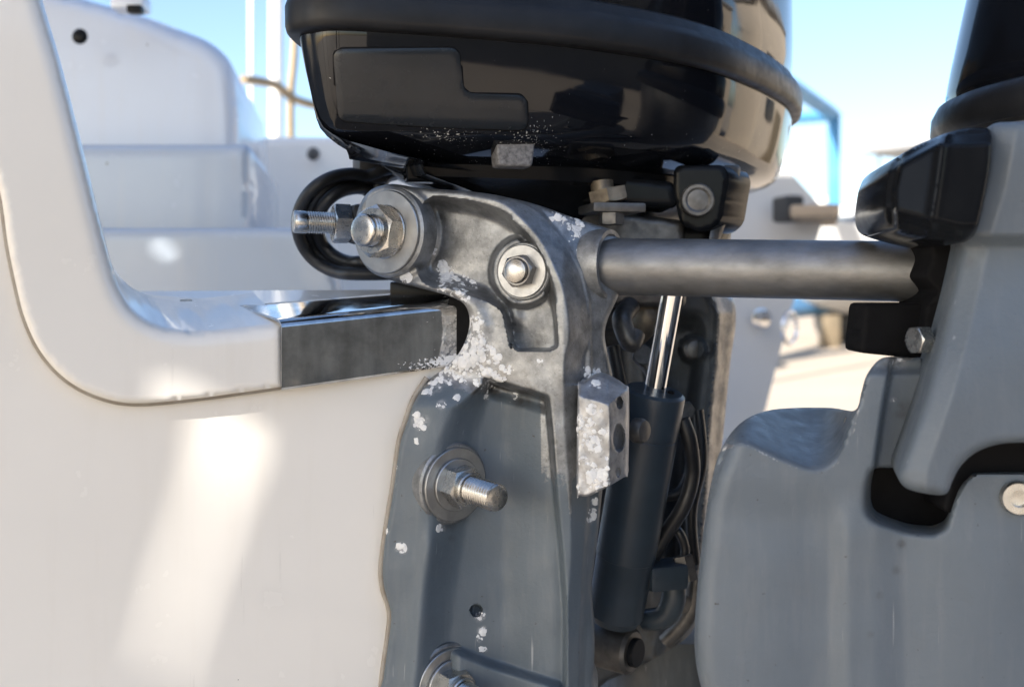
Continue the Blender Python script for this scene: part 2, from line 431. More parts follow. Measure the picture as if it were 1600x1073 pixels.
def sweep(name, pts, rad, mat, parent=None, seg=16, n=8, smooth=True, caps=True):
    p = spline([tuple(q) for q in pts], n, False) if smooth else np.array([tuple(q) for q in pts])
    rs = np.interp(np.linspace(0, 1, len(p)), np.linspace(0, 1, len(rad)), rad) if hasattr(rad, '__len__') else np.full(len(p), rad)
    vs, fs = [], []; up = Vector((0, 0, 1)); prev = None
    for i, q in enumerate(p):
        t = Vector(p[min(i + 1, len(p) - 1)] - p[max(i - 1, 0)]).normalized()
        if prev is None:
            u = t.orthogonal().normalized()
        else:
            u = (prev - t * prev.dot(t)).normalized()
        prev = u; b = t.cross(u)
        for k in range(seg):
            th = 2 * math.pi * k / seg; vs.append(Vector(q) + (u * math.cos(th) + b * math.sin(th)) * rs[i])
    for j in range(len(p) - 1):
        for i in range(seg):
            k = (i + 1) % seg; fs.append((j * seg + i, j * seg + k, (j + 1) * seg + k, (j + 1) * seg + i))
    if caps: fs.append(tuple(range(seg))); fs.append(tuple((len(p) - 1) * seg + i for i in range(seg)))
    return link(name, vs, fs, mat, parent, True, 40)
def loft(name, rings, mat, parent=None, caps=True, sharp=35, attrs=None):
    n = len(rings[0]); vs = [v for r in rings for v in r]; fs = []
    for j in range(len(rings) - 1):
        for i in range(n):
            k = (i + 1) % n; fs.append((j * n + i, j * n + k, (j + 1) * n + k, (j + 1) * n + i))
    if caps: fs.append(tuple(range(n))); fs.append(tuple((len(rings) - 1) * n + i for i in range(n)))
    return link(name, vs, fs, mat, parent, True, sharp, attrs)
def box(name, c, size, mat, parent=None, bev=.004, rot=0.0, taper=1.0, segs=2, axes=None):
    """bevelled block; c = centre, rot about z; taper scales the lower end"""
    bm = bmesh.new(); bmesh.ops.create_cube(bm, size=1.0)
    for v in bm.verts:
        s = taper if v.co.z < 0 else 1.0
        v.co = Vector((v.co.x * size[0] * s, v.co.y * size[1] * s, v.co.z * size[2]))
    if bev: bmesh.ops.bevel(bm, geom=bm.edges[:], offset=bev, segments=segs, affect='EDGES', profile=.6)
    rm = Matrix.Rotation(rot, 3, 'Z') if axes is None else Matrix([Vector(a) for a in axes]).transposed()
    vs = [rm @ v.co + Vector(c) for v in bm.verts]; bm.verts.index_update()
    fs = [tuple(v.index for v in f.verts) for f in bm.faces]; bm.free()
    return link(name, vs, fs, mat, parent, True, 35)

# ================================================================== SETTING
structure(link('ground', [(-600, -300, 0), (600, -300, 0), (600, 900, 0), (-600, 900, 0)], [(0, 1, 2, 3)], 'ground', None, False))

# ================================================================== NEAR BOAT
A24 = math.atan(.4615); HN = (math.sin(A24), -math.cos(A24), 0.0); HD = Vector((math.cos(A24), math.sin(A24), 0))
IN = Vector((-HN[0], -HN[1], 0))                                   # into the boat
boat = thing('motor_boat', 'white fibreglass boat stern with notched transom and stainless edge plate', 'boat', P(300, 1400, .9) * 1.0)
boat.location.z = .05
hull_o, hull_s = relief('transom', (440, 560, .742), HN,
    [(-300, -300), (40, -300), (60, 200), (100, 420), (180, 560), (440, 560), (800, 530), (880, 560), (880, 1500), (-300, 1500)],
    lambda x, y: np.zeros_like(x) + .003 * np.sin((x + y) * .004), tuple(IN * .09), 30, 'gelcoat', boat, rnd=0, smooth_n=0)
rim_out = [(-60, 150), (-25, 230), (0, 300), (12, 380), (24, 440), (38, 495), (62, 547), (100, 590), (150, 618), (210, 630), (300, 623), (370, 614), (441, 604)]
rim_in = [(441, 501), (400, 507), (330, 514), (285, 514), (250, 507), (218, 490), (196, 465), (182, 435), (166, 380), (146, 300), (120, 195), (94, 95), (66, 0), (40, -100), (20, -200)]
rim_poly = list(map(tuple, spline(rim_out, 6, False))) + list(map(tuple, spline(rim_in, 6, False))) + [(-200, -200), (-200, 150)]
def rim_h(x, y):
    di = dist(x, y, spline(rim_in, 4, False), False); q = np.minimum(di, 30)
    return .011 - .00047 * .8 * (30 - np.sqrt(np.maximum(900 - (30 - q) ** 2, 0)))
rim_o, _ = relief('coaming', (440, 560, .742), HN, rim_poly, rim_h, tuple(IN * .115 + Vector((0, 0, .020))), 7, 'gelcoat', boat, rnd=4, smooth_n=0, sharp=75)
def on_hull(px, py, h):
    r = np.array([(px - CX) / F, 1, (HY - py) / F]); O = np.array(P(440, 560, .742)) - np.array([0, 0, CZ]); n = np.array(HN)
    return Vector(r * ((O @ n + h) / (r @ n))) + Vector((0, 0, CZ))
sweep('sealant_bead', [on_hull(x, y, .0025) for x, y in rim_out], .0022, 'seal', boat, 10)
# stainless edge plate over the transom
def plate():
    fb0, ft0, bt0 = P(440, 606, .727), P(440, 500, .727), P(374, 477, .80)
    fb1, ft1, bt1 = P(724, 566, .800), P(724, 471, .800), P(690, 452, .885)
    vs, fs, cr = [], [], []; nl = 60
    tr = [0] + list(np.linspace(.05, .86, 14))
    for i in range(nl + 1):
        s = i / nl; a, b, c = fb0.lerp(fb1, s), ft0.lerp(ft1, s), bt0.lerp(bt1, s)
        col = [a.lerp(b, t) for t in np.linspace(0, .88, 16)]
        p0, p2 = a.lerp(b, .88), b.lerp(c, .14)
        col += [p0 * (1 - t) ** 2 + b * 2 * t * (1 - t) + p2 * t * t for t in np.linspace(.12, 1, 9)]
        col += [b.lerp(c, t) for t in np.linspace(.2, 1, 8)]
        inn = [q - Vector(HN) * .0022 - Vector((0, 0, .0018)) for q in col]
        vs += col + inn[::-1]; m = len(col)
        for j in range(2 * m):
            t = (j if j < m else 2 * m - 1 - j)
            near = max(0, (s - .45) / .5)
            cr.append(near * (.95 if t < 3 else .34) if s > .35 else .05)
    k = 2 * m
    for i in range(nl):
        for j in range(k):
            j2 = (j + 1) % k; fs.append((i * k + j, i * k + j2, (i + 1) * k + j2, (i + 1) * k + j))
    fs.append(tuple(range(k))); fs.append(tuple(nl * k + j for j in range(k)))
    return link('edge_plate', vs, fs, 'steelcap', boat, True, 50, {'crust': cr})
plate()
# top deck of the transom behind the plate
link('transom_top', [P(440, 520, .745), P(790, 500, .83), P(760, 452, .93), P(150, 455, .86), P(150, 520, .70)] + [p - Vector((0, 0, .05)) for p in (P(440, 520, .745), P(790, 500, .83), P(760, 452, .93), P(150, 455, .86), P(150, 520, .70))],
     [(0, 1, 2, 3, 4), (9, 8, 7, 6, 5)] + [(i, (i + 1) % 5, 5 + (i + 1) % 5, 5 + i) for i in range(5)], 'gelcoat', boat, False)
# cockpit mouldings
def moulding(name, pts, Y, thick, rnd, mat='gel_shade', N=(0.12, -1, 0)):
    return relief(name, (pts[0][0], pts[0][1], Y), N, pts, lambda x, y: np.zeros_like(x), (-.1, thick, 0), 9, mat, boat, rnd=rnd, smooth_n=0)[0]
def rc(pts, r=20, n=6):      # round the corners of a polygon
    out = []; N = len(pts)
    for i in range(N):
        a, b, c = (np.array(pts[(i + k) % N], float) for k in (-1, 0, 1))
        l1, l2 = np.linalg.norm(a - b), np.linalg.norm(c - b); rr = min(r, l1 * .45, l2 * .45)
        p, q = b + (a - b) / l1 * rr, b + (c - b) / l2 * rr
        for t in np.linspace(0, 1, n): out.append(tuple(p * (1 - t) ** 2 + 2 * b * t * (1 - t) + q * t * t))
    return out
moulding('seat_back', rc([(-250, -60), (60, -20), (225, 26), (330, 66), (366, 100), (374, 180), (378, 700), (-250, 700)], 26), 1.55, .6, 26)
moulding('seat_base', rc([(-250, 226), (392, 226), (396, 700), (-250, 700)], 12), 1.46, .6, 14, 'gel_deep_shade')
moulding('step_moulding', rc([(-250, 356), (520, 356), (560, 700), (-250, 700)], 12), 1.36, .6, 12, 'gel_deep_shade')
moulding('cockpit_side', rc([(384, 215), (760, 215), (760, 700), (384, 700)], 10), 2.4, .25, 8, 'gelcoat', (.05, -1, 0))
sn = lathe('snap_fastener', [(.011, 0), (.012, .003), (.009, .006), (.006, .007)], P(126, 58, 1.515), (0, -1, 0), 'plastic', boat, 24)
sn = lathe('snap_fastener', [(.015, 0), (.016, .004), (.011, .009), (.007, .010)], P(490, 241, 2.375), (0, -1, 0), 'grime_metal', boat, 24)
box('hatch_hinge', P(205, 8, 1.5), (.05, .04, .022), 'gel_shade', boat, .006)
box('hatch_knob', P(212, 16, 1.47), (.022, .02, .012), 'plastic', boat, .004)
box('cockpit_sole', (-.75, 2.2, 1.05), (3.2, 2.6, .05), 'gel_shade', boat, .01, A24)

# ================================================================== LEFT OUTBOARD MOTOR
motor = thing('outboard_motor', 'black outboard motor whose corroded grey clamp bracket hooks over the white transom', 'outboard motor', P(850, 1300, .95))
BR_OUT = [(606, 288), (628, 289), (651, 293), (690, 296), (730, 299), (765, 303), (795, 309), (825, 316), (857, 326), (890, 338), (927, 350), (949, 357), (962, 368), (968, 385),
          (970, 420), (968, 455), (960, 476), (950, 498), (945, 520), (948, 545), (953, 568), (957, 590), (954, 640), (948, 700), (941, 768), (934, 837), (925, 910), (926, 960), (929, 1015), (926, 1060), (922, 1110),
          (760, 1120), (595, 1110), (599, 1060), (608, 995), (611, 958), (601, 920), (598, 886), (603, 835), (611, 790), (617, 750), (625, 695), (636, 660), (648, 627), (668, 596), (696, 573), (716, 553), (729, 527), (734, 500),
          (726, 476), (706, 464), (680, 456), (655, 450), (620, 441), (590, 428), (567, 400), (556, 362), (560, 325), (578, 298)]
KP = .77 / F
PK = spline([(674, 322), (710, 322), (745, 328), (782, 341), (810, 362), (832, 387), (847, 418), (858, 450), (866, 490), (869, 525), (866, 543), (838, 546), (807, 544), (798, 515), (790, 484), (768, 463), (735, 448), (702, 437), (680, 437), (664, 420), (664, 365)], 5)
CREASE = [(600, 290), (640, 293), (700, 298), (740, 306), (781, 315), (813, 339), (844, 374), (865, 413), (879, 448), (887, 483), (890, 527), (884, 552), (881, 597), (884, 680), (890, 760), (893, 850), (888, 950), (882, 1052), (880, 1120)]
LINE2 = [(780, 303), (810, 313), (844, 331), (882, 375), (911, 422), (921, 470), (924, 559), (926, 620), (924, 700), (918, 800), (910, 900), (906, 1000), (904, 1120)]
LIP = [(690, 560), (745, 580), (772, 594), (812, 606), (854, 618), (900, 625)]
def br_h(x, y):
    s = ss(575, 640, y)
    h = (np.minimum(x, 880) - 770) * KP * .42 * (1 - s)
    h += s * .020 * ss(780, 870, x)
    # pocket
    d = sd(x, y, PK); wall = np.where(x < 800, 14.0, 9.0) - 6.0 * ss(460, 490, y)
    tp = np.clip((d / wall + .9) / 1.8, 0, 1); h -= .029 * (1 - (1 - tp) ** 2)
    # boss under the small bolt, web below it
    rb = np.hypot((x - 818) / .93, y - 424)
    boss = ss(60, 50, rb) * .018; h += boss * ss(0, 10, d)
    web = np.exp(-((x - 800 - (y - 480) * .2) / 14.0) ** 2) * ss(462, 480, y) * ss(520, 492, y); h += .006 * web * ss(0, 8, d)
    # throat rib crown
    dt = dist(x, y, [(655, 444), (706, 455), (740, 480), (752, 510), (744, 545), (722, 568)], False)
    h += .004 * np.exp(-(dt / 16.0) ** 2)
    # pivot lobe
    rl = np.hypot(x - 611, y - 363); h += .003 * ss(80, 70, rl)
    # painted lower plate: left plateau, slope, recessed web
    xc = interp_x(y, [(752, 600), (702, 640), (680, 690), (672, 760), (664, 862), (652, 940), (646, 1073), (644, 1130)])
    xw = interp_x(y, [(772, 606), (752, 672), (742, 760), (736, 803), (721, 891), (707, 989), (700, 1130)])
    xr = interp_x(y, [(852, 600), (858, 640), (863, 696), (870, 784), (878, 867), (884, 950), (884, 1130)])
    low = ss(-3, 9, y - interp_y(x, LIP))
    rec = ss(0, 1, (x - xc) / np.maximum(xw - xc, 8)) * ss(10, 0, x - xr + 6)
    fade = ss(1200, 560, y) * .35 + .65
    h -= low * rec * .028 * fade
    h -= low * ss(22, 0, np.abs(y - interp_y(x, LIP) - 12)) * rec * .008          # undercut below the lip
    # left plateau leans away to the hull
    h += s * .013 * ss(800, 650, x)
    h -= s * .005 * ss(60, 0, x - interp_x(y, [(640, 640), (617, 750), (598, 886), (608, 990), (599, 1073)]))
    # soft ribs pressed into the plate
    h += low * .0035 * np.exp(-((x - (690 - (y - 700) * .12)) / 13.0) ** 2) * ss(800, 860, y)
    # lip along the bottom of the plate
    yb = interp_y(x, [(690, 1005), (716, 1012), (760, 1030), (872, 1066), (900, 1075)])
    h += .016 * ss(-6, 14, y - yb) * ss(690, 720, x) * ss(888, 872, x)
    # aft edge: broad rounded shoulder then side
    c = np.array(spline(CREASE, 5, False)); side = np.ones_like(x)
    poly = np.vstack([c, [[1100, 1120], [1100, 200], [600, 200]]])
    dc = sd(x, y, poly); l2 = np.vstack([np.array(LINE2), [[1100, 1120], [1100, 200], [780, 200]]]); d2 = sd(x, y, l2)
    h -= np.clip((dc + 1) / 32, 0, 1) * .020 * np.where(y < 600, 1.0, .75) + np.clip(dc, 0, 60) * KP * .18
    h -= np.clip(d2, 0, 80) * KP * .55 + .0025 * ss(-1.5, 2.5, d2)
    # small hole
    h -= .016 * ss(10, 7.5, np.hypot(x - 744, y - 953))
    # cast unevenness
    h += .0006 * np.sin(x * .045 + y * .02) * np.cos(y * .05 - x * .012)
    return h
def br_paint(x, y):
    a = ss(585, 645, y + .35 * (740 - x) * (x < 740)) * (x < 845) + ss(640, 860, y) * (x >= 845)
    edge = dist(x, y, BR_OUT) ; a = a - .35 * ss(9, 1, edge)
    c = dist(x, y, CREASE, False); return np.clip(a - .3 * ss(6, 0, c), 0, 1)
CR = [(738, 505, 20, .7), (742, 532, 22, .75), (722, 562, 24, .85), (745, 560, 22, .8), (765, 548, 18, .6), (700, 583, 20, .7), (760, 590, 22, .65), (783, 585, 16, .5), (690, 415, 13, .62), (697, 432, 17, .8), (722, 438, 14, .55), (740, 446, 9, .5),
      (690, 452, 12, .55), (715, 460, 15, .62), (727, 470, 10, .6), (635, 433, 12, .66), (655, 415, 6, .5), (682, 600, 13, .6), (670, 612, 9, .5), (657, 659, 14, .75), (690, 632, 9, .6), (627, 856, 10, .95), (750, 962, 10, .8), (754, 985, 9, .7), (749, 998, 6, .6), (757, 1014, 5, .7),
      (868, 338, 10, .5), (885, 347, 12, .6), (900, 352, 13, .75), (903, 367, 7, .5), (893, 370, 8, .5), (905, 392, 5, .6), (928, 585, 15, .8), (920, 577, 9, .6), (905, 600, 5, .7), (927, 800, 10, .65), (922, 812, 7, .7), (930, 785, 8, .6), (690, 825, 8, .5),
      (672, 340, 5, .55), (668, 375, 5, .5), (614, 755, 6, .55), (618, 730, 5, .5), (604, 830, 5, .55), (760, 620, 7, .5), (805, 620, 6, .5), (715, 620, 7, .45), (650, 690, 4, .5), (797, 575, 9, .45), (845, 560, 6, .4), (680, 395, 8, .5), (730, 590, 12, .7), (775, 562, 10, .6)]
GRIME = [(780, 600, 22, .9), (820, 618, 26, .9), (848, 625, 14, .9), (745, 605, 16, .7), (733, 500, 6, .4), (862, 660, 8, .7), (640, 445, 20, .6), (600, 435, 18, .7), (688, 345, 14, .5), (690, 790, 18, .8), (700, 818, 14, .8), (722, 812, 8, .6), (672, 765, 10, .5), (706, 840, 7, .6), (866, 690, 6, .6), (755, 470, 12, .3)]
ex = [(744 + r * math.cos(t), 953 + r * math.sin(t)) for r in (3, 6, 7.6, 9, 10.5) for t in np.linspace(0, 6.28, 16)[:-1]]
bracket, bsurf = relief('clamp_bracket', (770, 500, .77), (0, -1, 0), BR_OUT, br_h, (.004, .05, 0), 2.6, 'casting', motor, rnd=8, smooth_n=5,
    attrs={'paint': br_paint, 'crust': lambda x, y: blobs(x, y, CR), 'grime': lambda x, y: blobs(x, y, GRIME)}, extra=ex, sharp=60)

def at(px, py, lift=0.0, surf=bsurf):
    return surf(px, py) + Vector((0, -lift, 0))
UA = Vector((-.56, -.83, .02)).normalized()
# raised chalky blooms of salt corrosion on the casting
def blooms(name, target, bl, dens, parent, seed=1):
    rnd = random.Random(seed); me = target.data
    bvh = BVHTree.FromPolygons([tuple(v.co) for v in me.vertices], [tuple(p.vertices) for p in me.polygons])
    vs, fs = [], []
    for cx, cy, rad, st in bl:
        for k in range(max(2, int(rad * rad * dens * st))):
            a = rnd.uniform(0, 6.283); q = rad * rnd.random() ** .7
            px, py = cx + q * math.cos(a), cy + q * math.sin(a)
            hit, nrm, *_ = bvh.ray_cast(Vector((0, 0, CZ)), Vector(((px - CX) / F, 1, (HY - py) / F)).normalized())
            if hit is None: continue
            if nrm.y > 0: nrm = -nrm
            r_ = rnd.choice((1.4, 2.2, 3.4, 4.8, 6.4, 8.0)) * rnd.uniform(.8, 1.15) * KP * (1.15 - .45 * q / rad); hh = min(r_ * rnd.uniform(.07, .14), .0003)
            u = nrm.orthogonal().normalized(); v = nrm.cross(u); n = 9; i0 = len(vs); ph = [rnd.uniform(.6, 1.25) for _ in range(n)]
            for fr, fz in ((1.0, -.3), (.94, .55), (.60, .95)):
                for j in range(n):
                    t = 6.283 * j / n; rr = r_ * fr * (ph[j] if fr > .7 else .5 + .5 * ph[j])
                    vs.append(hit + (u * math.cos(t) + v * math.sin(t)) * rr + nrm * hh * (fz + rnd.uniform(-.08, .08)))
            vs.append(hit + nrm * hh * rnd.uniform(.75, 1.05))
            for rg in range(2):
                for j in range(n): fs.append((i0 + rg * n + j, i0 + rg * n + (j + 1) % n, i0 + (rg + 1) * n + (j + 1) % n, i0 + (rg + 1) * n + j))
            for j in range(n): fs.append((i0 + 2 * n + j, i0 + 2 * n + (j + 1) % n, i0 + 3 * n))
    o = link(name, vs, fs, 'salt', parent, True, 55); o['kind'] = 'stuff'; return o
blooms('salt_crust', bracket, CR, .042, bracket)
# tilt-tube nut
b0 = at(612, 363, -.004)
lathe('pivot_boss', [(.0365, -.012), (.0365, .0045), (.0345, .006)], b0, UA, 'casting', bracket, 64)
washer(b0 + UA * .006, UA, .0335, .013, .0028, 'washer', bracket)
washer(b0 + UA * .0088, UA, .0215, .013, .0022, 'stainless', bracket)
hexnut(b0 + UA * .011, UA, .0212, .0140, 'stainless', bracket, .0122, .35)
stud(b0 + UA * .012, UA, .0130, .0235, .0031, 'stainless', bracket, .003)
# smaller bolt inside the pocket
b1 = at(819, 424, -.001); UB = Vector((-.42, -.905, .02)).normalized()
lathe('bolt_boss', [(.0225, -.01), (.0225, .002), (.0215, .003)], b1, UB, 'casting', bracket, 48)
washer(b1 + UB * .003, UB, .0205, .008, .0022, 'washer', bracket)
hexnut(b1 + UB * .0052, UB, .0130, .009, 'dark_nut', bracket, .0090, .2)
lathe('bolt_end', [(.0094, 0), (.0094, .0110), (.0088, .0125), (.0060, .0138), (.002, .0142)], b1 + UB * .0052, UB, 'stainless', bracket, 48, 25)
# lower mounting bolts
def mount_bolt(px, py, L=.047):
    UC = Vector((.62, -.78, -.03)).normalized(); b = at(px, py, -.0035)
    lathe('bolt_pad', [(.0315, -.02), (.0315, .004), (.030, .0055)], b, UC, 'casting', bracket, 56)
    washer(b + UC * .0055, UC, .0285, .010, .0028, 'washer', bracket)
    washer(b + UC * .0083, UC, .0205, .010, .0024, 'washer', bracket)
    hexnut(b + UC * .0107, UC, .0165, .0135, 'stainless', bracket, .0098, .15)
    lathe('collar', [(.0125, 0), (.0125, .004), (.0115, .005)], b + UC * .0235, UC, 'stainless', bracket, 40)
    stud(b + UC * .012, UC, .0108, L, .0030, 'stainless', bracket)
mount_bolt(703, 755); mount_bolt(692, 1068)
# anode bar on the aft edge
def anode():
    # chamfered block: end faces traced at two depths
    fr = [(903, 612), (912, 598), (930, 587), (948, 590), (975, 607), (981, 622), (980, 735), (975, 745), (925, 773), (906, 774), (901, 765)]
    def h(x, y):
        xe = interp_x(y, [(945, 590), (952, 640), (953, 700), (948, 780)])
        hh = -np.clip(x - xe, 0, 60) * KP * 1.5 - np.clip(xe - x, 0, 60) * KP * .15
        yt = interp_y(x, [(900, 625), (950, 640), (985, 612)]); hh -= np.clip(yt - 8 - y, 0, 60) * KP * 1.3
        for cx, cy, rx, ry, dp in ((968, 629, 4.6, 9, .010), (967, 684, 8.5, 20, .014), (966, 738, 4, 7, .004)):
            hh -= dp * ss(1.15, .85, np.hypot((x - cx) / rx, (y - cy) / ry))
        return hh + .0005 * np.sin(x * .2) * np.sin(y * .13)
    ex = [(cx + rx * q * math.cos(t), cy + ry * q * math.sin(t)) for cx, cy, rx, ry in ((968, 629, 4.6, 9), (967, 684, 8.5, 20), (966, 738, 4, 7)) for q in (.3, .6, .85, 1.0, 1.15) for t in np.linspace(0, 6.28, 18)[:-1]]
    o, _ = relief('anode', (925, 690, .724), (-.12, -1, 0), fr, h, (.004, .026, 0), 2.4, 'anode', bracket, rnd=5, smooth_n=3,
        attrs={'paint': lambda x, y: np.zeros_like(x), 'crust': lambda x, y: np.maximum(.22 * (x < 952), blobs(x, y, [(925, 690, 20, .6), (935, 745, 22, .8), (910, 660, 16, .55), (930, 605, 16, .4), (925, 640, 12, .5), (912, 720, 10, .6), (925, 662, 8, .5)])), 'grime': lambda x, y: np.zeros_like(x)}, sharp=40, extra=ex)
    blooms('salt_crust', o, [(925, 690, 18, .5), (935, 745, 20, .8), (912, 665, 14, .5), (925, 640, 12, .5), (910, 720, 10, .6), (930, 600, 12, .3), (906, 760, 6, .5), (940, 670, 8, .4)], .07, o, 3)
anode()

# tube joining the two motors
TA, TB = P(946, 416, .80), P(1470, 425, .735); TD = (TB - TA).normalized()
TDb = Vector((.86, -.50, 0)).normalized()
bc = TA + Vector((.002, -.010, .001))
prof = [(.026, -.030), (.0285, -.022), (.0287, -.001), (.0280, .002), (.0245, .002), (.0238, -.004)]
lathe('tube_boss', prof, bc, TDb, 'casting', bracket, 64, 30)
tube = lathe('connecting_tube', [(.0228, -.012), (.0228, .0), (.0229, .02), (.0226, .0215), (.0226, .1), (.0226, (TB - TA).length)], TA, TD, 'tube', None, 72, 60)
tag(tube, 'grey steel tube running between the two motors across the gap', 'tube')

# cowling: plan outline in metres
PLAN = spline([(-.166, .745), (-.150, .722), (-.118, .716), (-.04, .736), (.03, .760), (.083, .787), (.139, .824), (.185, .867), (.223, .917), (.260, .973), (.297, 1.042), (.322, 1.117), (.330, 1.19), (.305, 1.25), (.23, 1.27), (.12, 1.22), (0, 1.10), (-.10, .95), (-.155, .83)], 8)
PC = np.array([.10, .98])
def plan_ring(inset, z, scale=1.0):
    p = PLAN; d = np.roll(p, -1, 0) - np.roll(p, 1, 0); nrm = np.stack([d[:, 1], -d[:, 0]], 1); nrm /= np.linalg.norm(nrm, axis=1)[:, None]
    q = p - nrm * inset; q = PC + (q - PC) * scale
    return [Vector((a, b, CZ + z)) for a, b in q]
pan_prof = [(.010, .204), (.007, .190), (.008, .178), (.012, .157), (.017, .135), (.021, .122), (.025, .115), (.032, .110), (.045, .105), (.075, .097)]
rings = [plan_ring(i, z) for i, z in pan_prof] + [plan_ring(.075, .092, s) for s in (.75,)] + [plan_ring(.075, .088, .5)]
zz = [z for _, z in pan_prof] + [.092, .088]
crs = []
for j, rg in enumerate(rings):
    for v in rg:
        pxx = CX + v.x / v.y * F
        crs.append(.42 * math.exp(-((pxx - 700) / 45) ** 2) * (1 if .108 < zz[j] < .128 else 0) + .35 * math.exp(-((pxx - 820) / 50) ** 2) * (1 if .103 < zz[j] < .128 else 0) + (.12 if zz[j] < .13 else .02))
pan = loft('cowling_pan', rings, 'black', motor, True, 40, {'crust': crs})
band_prof = [(.012, .182), (.001, .1825), (-.0018, .1845), (-.003, .189), (-.0032, .203), (-.001, .2095), (.004, .2125), (.0055, .219), (.010, .2225), (.02, .2235)]
loft('rubber_seal', [plan_ring(i, z) for i, z in band_prof], 'rubber', motor, True, 50)
top_prof = [(.012, .218), (.008, .235), (.007, .26), (.008, .34), (.012, .44), (.022, .52), (.05, .57), (.09, .59)]
loft('upper_cowl', [plan_ring(i, z) for i, z in top_prof], 'black', motor, True, 45)

# access panel on the pan: follows the surface of the pan
pan_bvh = BVHTree.FromPolygons([tuple(v.co) for v in pan.data.vertices], [tuple(p.vertices) for p in pan.data.polygons])
def conform(name, outline, lift, thick, mat, parent, rnd=3, step=6):
    ol = resample(np.array(outline, float), step); n = len(ol); x0, y0 = ol.min(0); x1, y1 = ol.max(0)
    gx, gy = np.meshgrid(np.arange(x0, x1, step), np.arange(y0, y1, step)); gx, gy = gx.ravel(), gy.ravel(); k = sd(gx, gy, ol) > step * .5
    pts = np.vstack([ol, np.stack([gx[k], gy[k]], 1)])
    for q in (1.0, 2.5):      # rows close to the edge for a crisp round
        pass
    v2, e, f, *_ = geometry.delaunay_2d_cdt([Vector(p) for p in pts], [(i, (i + 1) % n) for i in range(n)], [list(range(n))], 1, 1e-4)
    top, bot = [], []; dd = dist(np.array([v.x for v in v2]), np.array([v.y for v in v2]), ol)
    for v, d in zip(v2, dd):
        r = Vector(((v.x - CX) / F, 1, (HY - v.y) / F)).normalized()
        hit, nrm, *_ = pan_bvh.ray_cast(Vector((0, 0, CZ)), r)
        if hit is None: hit, nrm, *_ = pan_bvh.find_nearest(Vector((0, 0, CZ)) + r * .75)
        if nrm.dot(r) > 0: nrm = -nrm
        l_ = lift - (.0007 if d < .5 else 0)
        top.append(hit + nrm * l_); bot.append(hit + nrm * (lift - thick))
    nv = len(top); fs = [tuple(t) for t in f]; cnt = {(t[i], t[(i + 1) % 3]) for t in fs for i in range(3)}
    be = [(a, b) for a, b in cnt if (b, a) not in cnt]
    fs2 = fs + [(b, a, nv + a, nv + b) for a, b in be] + [tuple(nv + i for i in reversed(t)) for t in fs]
    return link(name, top + bot, fs2, mat, parent, True, 35)
AP = rc([(521, 77), (716, 75), (724, 146), (822, 149), (824, 203), (680, 198), (529, 188)], 16)
def grow(poly, g):
    p = np.array(resample(np.array(poly, float), 3)); d = np.roll(p, -1, 0) - np.roll(p, 1, 0); nr = np.stack([d[:, 1], -d[:, 0]], 1); nr /= np.linalg.norm(nr, axis=1)[:, None] + 1e-9
    return [tuple(q) for q in p + nr * g]
conform('panel_gasket', grow(AP, 5.0), .0004, .002, 'matte_black', pan)
conform('access_panel', AP, .0022, .004, 'panel', pan)

# things hanging under the pan
def stub(name, px, py, Y, w_, h_, mat, parent, taper=.85):
    return box(name, P(px, py, Y), (w_, w_ * .8, h_), mat, parent, .003, .25, taper, 3)
stub('drain_plug', 800, 237, .80, .033, .026, 'plug', pan)
box('plug_flange', P(800, 219, .80), (.038, .032, .005), 'plug', pan, .0015, .25)
stub('mount_lug', 657, 246, .83, .034, .042, 'plastic', pan, .75)
# dark midsection below the pan
def midsection():
    rg = []
    for z, sx in ((.098, .80), (.086, .78), (.076, .62), (.058, .48), (.045, .44)):
        rg.append(plan_ring(.05, z, sx))
    loft('midsection', rg, 'plastic', motor, True, 45)
midsection()
relief('steering_arm', (700, 280, .885), (0, -1, 0), rc([(566, 236), (700, 225), (905, 262), (1055, 285), (1060, 325), (900, 322), (760, 312), (690, 300), (600, 262)], 12), lambda x, y: np.zeros_like(x), (0, .12, 0), 6, 'plastic', motor, rnd=10, smooth_n=0)
relief('motor_mount', (960, 335, .90), (0, -1, 0), rc([(830, 318), (960, 330), (1070, 345), (1072, 480), (940, 480), (900, 430)], 10), lambda x, y: np.zeros_like(x), (0, .1, 0), 6, 'grime_metal', motor, rnd=8, smooth_n=0)
box('mount_flange', P(955, 327, .855), (.046, .05, .008), 'grime_metal', motor, .002, .2)
hexnut(P(955, 333, .84), (0, 0, -1), .011, .010, 'grime_metal', motor, None, .3, 'mount_nut')
hexnut(P(948, 296, .86), (.2, 0, -1), .018, .012, 'bronze', motor, None, .1, 'brass_fitting')
lathe('fitting_stem', [(.010, 0), (.010, .02), (.007, .022), (.007, .03)], P(940, 284, .87), (.1, -.1, -1), 'bronze', motor, 24)
